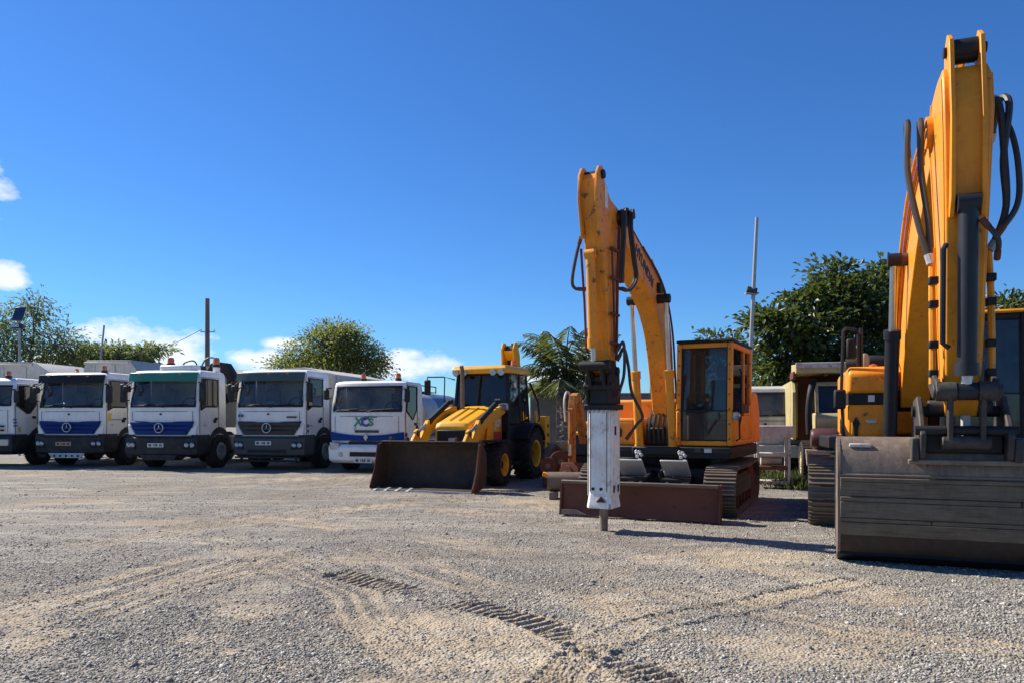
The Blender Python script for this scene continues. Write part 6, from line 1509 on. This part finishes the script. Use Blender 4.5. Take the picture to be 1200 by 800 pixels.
# ------------------------------------------------------------------ old machines and scrap behind
def dumper():
    root = empty('dump_truck', 'faded yellow old dump truck with dark air pipe, parked behind the amber excavator', 'truck', (7.75, 17.0, 0), -R(16))
    B = lambda mb, nm, mt, **k: mb.build(nm, mt, root, **k)
    B(MB().box(-0.45, 0.45, 0.0, 5.6, 0.7, 1.0), 'chassis', BLACK, bevel=0.02)
    for s in (-1, 1):
        wheel(root, (s * 0.92, 0.75, 0.52), 0.52, 0.32, s, PALEYEL, dish=0.03); wheel(root, (s * 0.92, 4.2, 0.52), 0.52, 0.4, s, PALEYEL, dish=0.12)
    bd = B(MB().box(-1.2, 1.2, 1.5, 1.58, 1.05, 2.6), 'headboard', RUST, bevel=0.015)
    for s in (-1, 1):
        MB().box(s * 1.2 - 0.04, s * 1.2 + 0.04, 1.585, 5.6, 1.05, 2.5).build('bed_side', PALEYEL, bd, bevel=0.01)
        MB().prism([(0.95, 1.05), (1.48, 1.05), (1.48, 2.55), (1.35, 2.5), (0.98, 2.2)], s * 1.16, s * 1.24).build('side_shield', PALEYEL, bd, bevel=0.01)
        for k in range(2): MB().box(s * 1.12 - 0.04, s * 1.12 + 0.03, 1.30 + 0.1 * k, 1.36 + 0.1 * k, 1.1, 2.45).build('rib', PALEYEL, bd, bevel=0.008)
    B(MB().box(-1.2, 1.2, 1.58, 5.6, 1.02, 1.1), 'bed_floor', RUST)
    cn = B(MB().prism([(0.25, 2.62), (0.25, 2.82), (1.58, 2.90), (1.58, 2.605)], -1.22, 1.22), 'canopy', PALEYEL, bevel=0.015)
    MB().box(-1.23, 1.23, 0.20, 0.26, 2.74, 2.86).build('canopy_lip', OFFWHITE, cn, bevel=0.01)
    MB().box(-1.27, -1.18, 0.5, 1.4, 2.50, 2.68).build('canopy_beam', RUST, cn, bevel=0.02)
    for x in (-0.6, 0.0, 0.6): MB().box(x, x + 0.08, 0.3, 1.5, 2.55, 2.615).build('canopy_rib', RUST, cn)
    # cab
    B(MB().prism([(0.18, 1.05), (0.10, 1.55), (0.22, 1.70), (1.45, 1.70), (1.45, 1.05)], -0.80, 0.78), 'cab_body', PALEYEL, bevel=0.05, seg=3)
    for x in (-0.76, 0.72): B(MB().beam((x, 0.24, 1.68), (x, 0.42, 2.32), 0.07, 0.07), 'cab_post', PALEYEL); B(MB().beam((x, 1.38, 1.68), (x, 1.38, 2.32), 0.07, 0.07), 'cab_post', PALEYEL)
    B(MB().prism([(0.34, 2.32), (0.42, 2.42), (1.40, 2.44), (1.46, 2.32)], -0.82, 0.80), 'cab_roof', PALEYEL, bevel=0.03)
    B(MB().plate([(-0.73, 0.25, 1.70), (0.69, 0.25, 1.70), (0.69, 0.42, 2.31), (-0.73, 0.42, 2.31)], 0.01), 'windscreen', GLASSD)
    for x in (-0.78, 0.74): B(MB().plate([(x, 0.3, 1.70), (x, 1.36, 1.70), (x, 1.36, 2.31), (x, 0.44, 2.31)], 0.01), 'side_window', GLASSD)
    B(MB().box(-0.3, 0.2, 1.0, 1.2, 1.6, 2.2), 'seat', SEAT, bevel=0.04)
    B(MB().tube(catmull([(-0.93, 0.2, 1.2), (-0.95, 0.18, 1.7), (-0.90, 0.22, 2.2), (-0.80, 0.5, 2.46)]), 0.075, 10), 'air_pipe', BLACK)
    B(MB().lathe([(0.001, -0.92), (0.2, -0.92), (0.24, -0.86), (0.24, -0.1), (0.2, -0.04), (0.001, -0.04)], (0, 0.0, 1.10), 'x', 20), 'air_tank', DARKRED)
    B(MB().box(-0.95, 0.95, -0.1, 0.2, 0.66, 0.84), 'bumper', GREYST, bevel=0.03)
    fe = MB().prism([(-1.05, 0.86), (-0.62, 0.84), (-0.55, 0.62), (-0.85, 0.34), (-1.02, 0.5)], 0, 1, lambda t, a, b: (a, -0.16 + 0.05 * t, b)); B(fe, 'mud_flap', REDWHITE, bevel=0.01)
dumper()
def old_truck():
    root = empty('old_truck', 'shabby white truck cab seen between the orange excavator and the yellow dumper', 'truck', (6.95, 20.6, 0), -R(22))
    truck_cab(root, 1.02, 2.46, 1.5, 0.85, 1.62, 2.28, OLDWHITE)
    chassis(root, 1.08, 5.2, (1.2, 4.0), 0.46)
    MB().box(-1.03, 1.03, -0.08, 0.12, 0.5, 0.84).build('bumper', GREYST, root, bevel=0.03)
    for s in (-1, 1): mirror(root, (s * 1.0, 0.2, 2.2), (s * 1.18, 0.08, 1.95), (0.15, 0.06, 0.38))
    MB().box(-0.95, 0.95, 1.9, 5.0, 1.05, 1.2).build('flat_bed', GREYST, root, bevel=0.02)
    for s in (-1, 1): MB().box(s * 0.75 - 0.12, s * 0.75 + 0.12, 0.0, 0.08, 0.98, 1.14).build('headlight', LAMP, root, bevel=0.02)
old_truck()
def rack():
    root = empty('metal_rack', 'rusty white metal rack with shelves standing behind the excavator track', 'rack', (5.82, 16.7, 0), -R(12))
    B = lambda mb, nm, mt: mb.build(nm, mt, root, bevel=0.006)
    for x in (-0.36, 0.30):
        for y in (0, 0.5): B(MB().box(x, x + 0.055, y, y + 0.055, 0, 1.14), 'post', OFFWHITE)
    B(MB().box(-0.40, 0.40, -0.04, 0.6, 1.142, 1.40), 'top_box', OFFWHITE)
    for z in (0.10, 0.42, 0.72): B(MB().box(-0.302, 0.298, 0.02, 0.53, z, z + 0.075), 'shelf', OFFWHITE if z != 0.42 else RUST)
    B(MB().lathe([(0.001, -0.25), (0.12, -0.25), (0.12, 0.2), (0.001, 0.2)], (0.0, 0.28, 0.63), 'x', 16), 'drum', GREYST)
rack()
def ladder():
    root = empty('steel_ladder', 'weathered slatted ladder propped upright against the block wall', 'ladder', (1.55, 21.4, 0), R(-4))
    for s in (-1, 1): MB().beam((s * 0.30, 0, -0.02), (s * 0.25, 0.35, 2.15), 0.05, 0.09).build('rail', WOOD, root, bevel=0.006)
    for k in range(9):
        t = 0.1 + 0.1 * k; w = 0.30 - 0.05 * t
        MB().box(-w, w, 0.35 * t - 0.05, 0.35 * t + 0.08, 2.17 * t, 2.17 * t + 0.045).build('rung', GREYST if k % 2 else WOOD, root, bevel=0.005)
ladder()
def mini_excavator():
    root = empty('mini_excavator', 'small old orange digger with dark body, half hidden behind the white hammer', 'excavator', (2.15, 17.6, 0), -R(20))
    B = lambda mb, nm, mt, **k: mb.build(nm, mt, root, **k)
    for s in (-1, 1):
        tr_ = B(MB().prism([(-0.75, 0.05), (0.75, 0.05), (0.95, 0.22), (0.75, 0.42), (-0.75, 0.42), (-0.95, 0.22)], s * 0.45, s * 0.72), 'track', RUBBER, bevel=0.05)
        for k in range(12): MB().box(s * 0.585 - 0.14, s * 0.585 + 0.14, -0.78 + 0.13 * k, -0.72 + 0.13 * k, 0.42, 0.445).build('track_shoe', RUBBER, tr_)
    B(MB().box(-0.62, 0.62, -0.55, 1.0, 0.5, 0.72), 'deck', BLACK, bevel=0.03)
    B(MB().box(-0.60, -0.25, -0.6, 0.4, 0.72, 1.18), 'tank', NAVY, bevel=0.03)
    B(MB().box(-0.60, -0.25, -0.62, 0.4, 1.182, 1.26), 'tank_cover', YELLOW, bevel=0.02)
    B(MB().box(-0.58, 0.6, 0.42, 1.05, 0.72, 1.5), 'engine_house', OLDORANGE, bevel=0.06)
    b_, _, _ = ribbon([(0.4, 0.8, 0.18), (0.75, 1.5, 0.24), (1.15, 2.0, 0.22), (1.45, 1.95, 0.16)], 0.08, 5); B(b_, 'boom', OLDORANGE, bevel=0.01)
    b2, _, _ = ribbon([(1.42, 2.05, 0.16), (1.5, 1.7, 0.20), (1.52, 1.2, 0.16), (1.5, 0.55, 0.13)], 0.07, 5)
    a = B(b2, 'arm', OLDORANGE, bevel=0.01)
    cylinder(root, (0.0, -1.62, 1.75), (0.0, -1.66, 0.75), 0.04, 0.7, OLDORANGE, 0)
    B(MB().tube(catmull([(-0.10, -1.05, 1.95), (-0.16, -1.3, 2.15), (-0.18, -1.5, 1.95), (-0.14, -1.55, 1.5)]), 0.025, 7), 'hose', OFFWHITE)
    B(MB().prism([(1.36, 0.6), (1.66, 0.62), (1.80, 0.32), (1.62, 0.05), (1.32, 0.03), (1.40, 0.3)], -0.2, 0.2, uz), 'digging_bucket', RUST, bevel=0.015)
    for o in list(root.children):
        if o.name.split('.')[0] in ('boom', 'arm', 'hose', 'digging_bucket', 'hydraulic_cylinder'): o.location.x = -0.35
mini_excavator()
pp = empty('steel_pipe', 'pale worn steel pipe lying on timber beside the dozer blade', 'pipe', (1.12, 14.75, 0), R(-6))
MB().lathe([(0.15, -0.42), (0.19, -0.42), (0.19, 0.50), (0.15, 0.50)], (0, 0, 0.33), 'x', 24).build('shell', TRACK, pp)
for x in (-0.3, 0.35): MB().box(x - 0.08, x + 0.08, -0.24, 0.24, 0.0, 0.145).build('timber', WOOD, pp, bevel=0.01)
def scrap(px, py, Y, kind, s):
    p = at(px, py, Y); p.z = 0
    z = max(0.0, at(px, py, Y).z - s); rr = random.random
    o = empty('scrap_part', ['round rusty wheel hub with its shaft in the scrap heap beside the backhoe', 'pale dusty metal casting with a bush in the scrap heap beside the backhoe', 'orange bar on a rusty plate in the scrap heap beside the backhoe'][kind], 'scrap', (p.x, p.y, 0), rr() * 3, 'scrap parts heaped on the ground')
    if z > 0.05: MB().box(-0.12, 0.12, -0.12, 0.12, 0, z).build('stand', RUST, o, bevel=0.02)
    if kind == 0:
        MB().lathe([(0.03, -0.12), (s, -0.12), (s, -0.05), (s * 0.5, -0.04), (s * 0.5, 0.1), (0.03, 0.12)], (0, 0, z + s), 'x', 16).build('hub', RUST, o); MB().lathe([(0.001, -0.15), (s * 0.3, -0.15), (s * 0.3, 0.14), (0.001, 0.14)], (0, 0, z + s), 'x', 12).build('shaft', TRACK, o)
    elif kind == 1:
        MB().prism([(-s, 0), (s, 0), (s * 0.7, s), (0, s * 1.6), (-s * 0.8, s * 0.9)], -s * 0.6, s * 0.6, lambda x, a, b: (x, a, z + b)).build('casting', TRACK, o, bevel=0.02); MB().cyl((-s * 0.8, 0, z + s * 0.7), (s * 0.8, 0, z + s * 0.7), s * 0.3, n=12).build('bush', RUST, o)
    else:
        MB().beam((-s, 0, z + 0.1), (s, 0.1, z + s), 0.08, 0.10).build('bar', ORANGE, o, bevel=0.01); MB().box(-s * 0.5, s * 0.5, -0.1, 0.1, z, z + 0.12).build('plate', RUST, o, bevel=0.01)
for a in ((648, 525, 18.2, 1, 0.22), (656, 540, 17.4, 0, 0.25), (664, 530, 18, 2, 0.35), (672, 545, 17, 1, 0.2), (643, 545, 17.2, 0, 0.2), (660, 520, 18.6, 2, 0.3), (680, 552, 16.2, 1, 0.18), (652, 555, 16.3, 2, 0.28), (666, 553, 16.0, 0, 0.16)):
    scrap(*a)
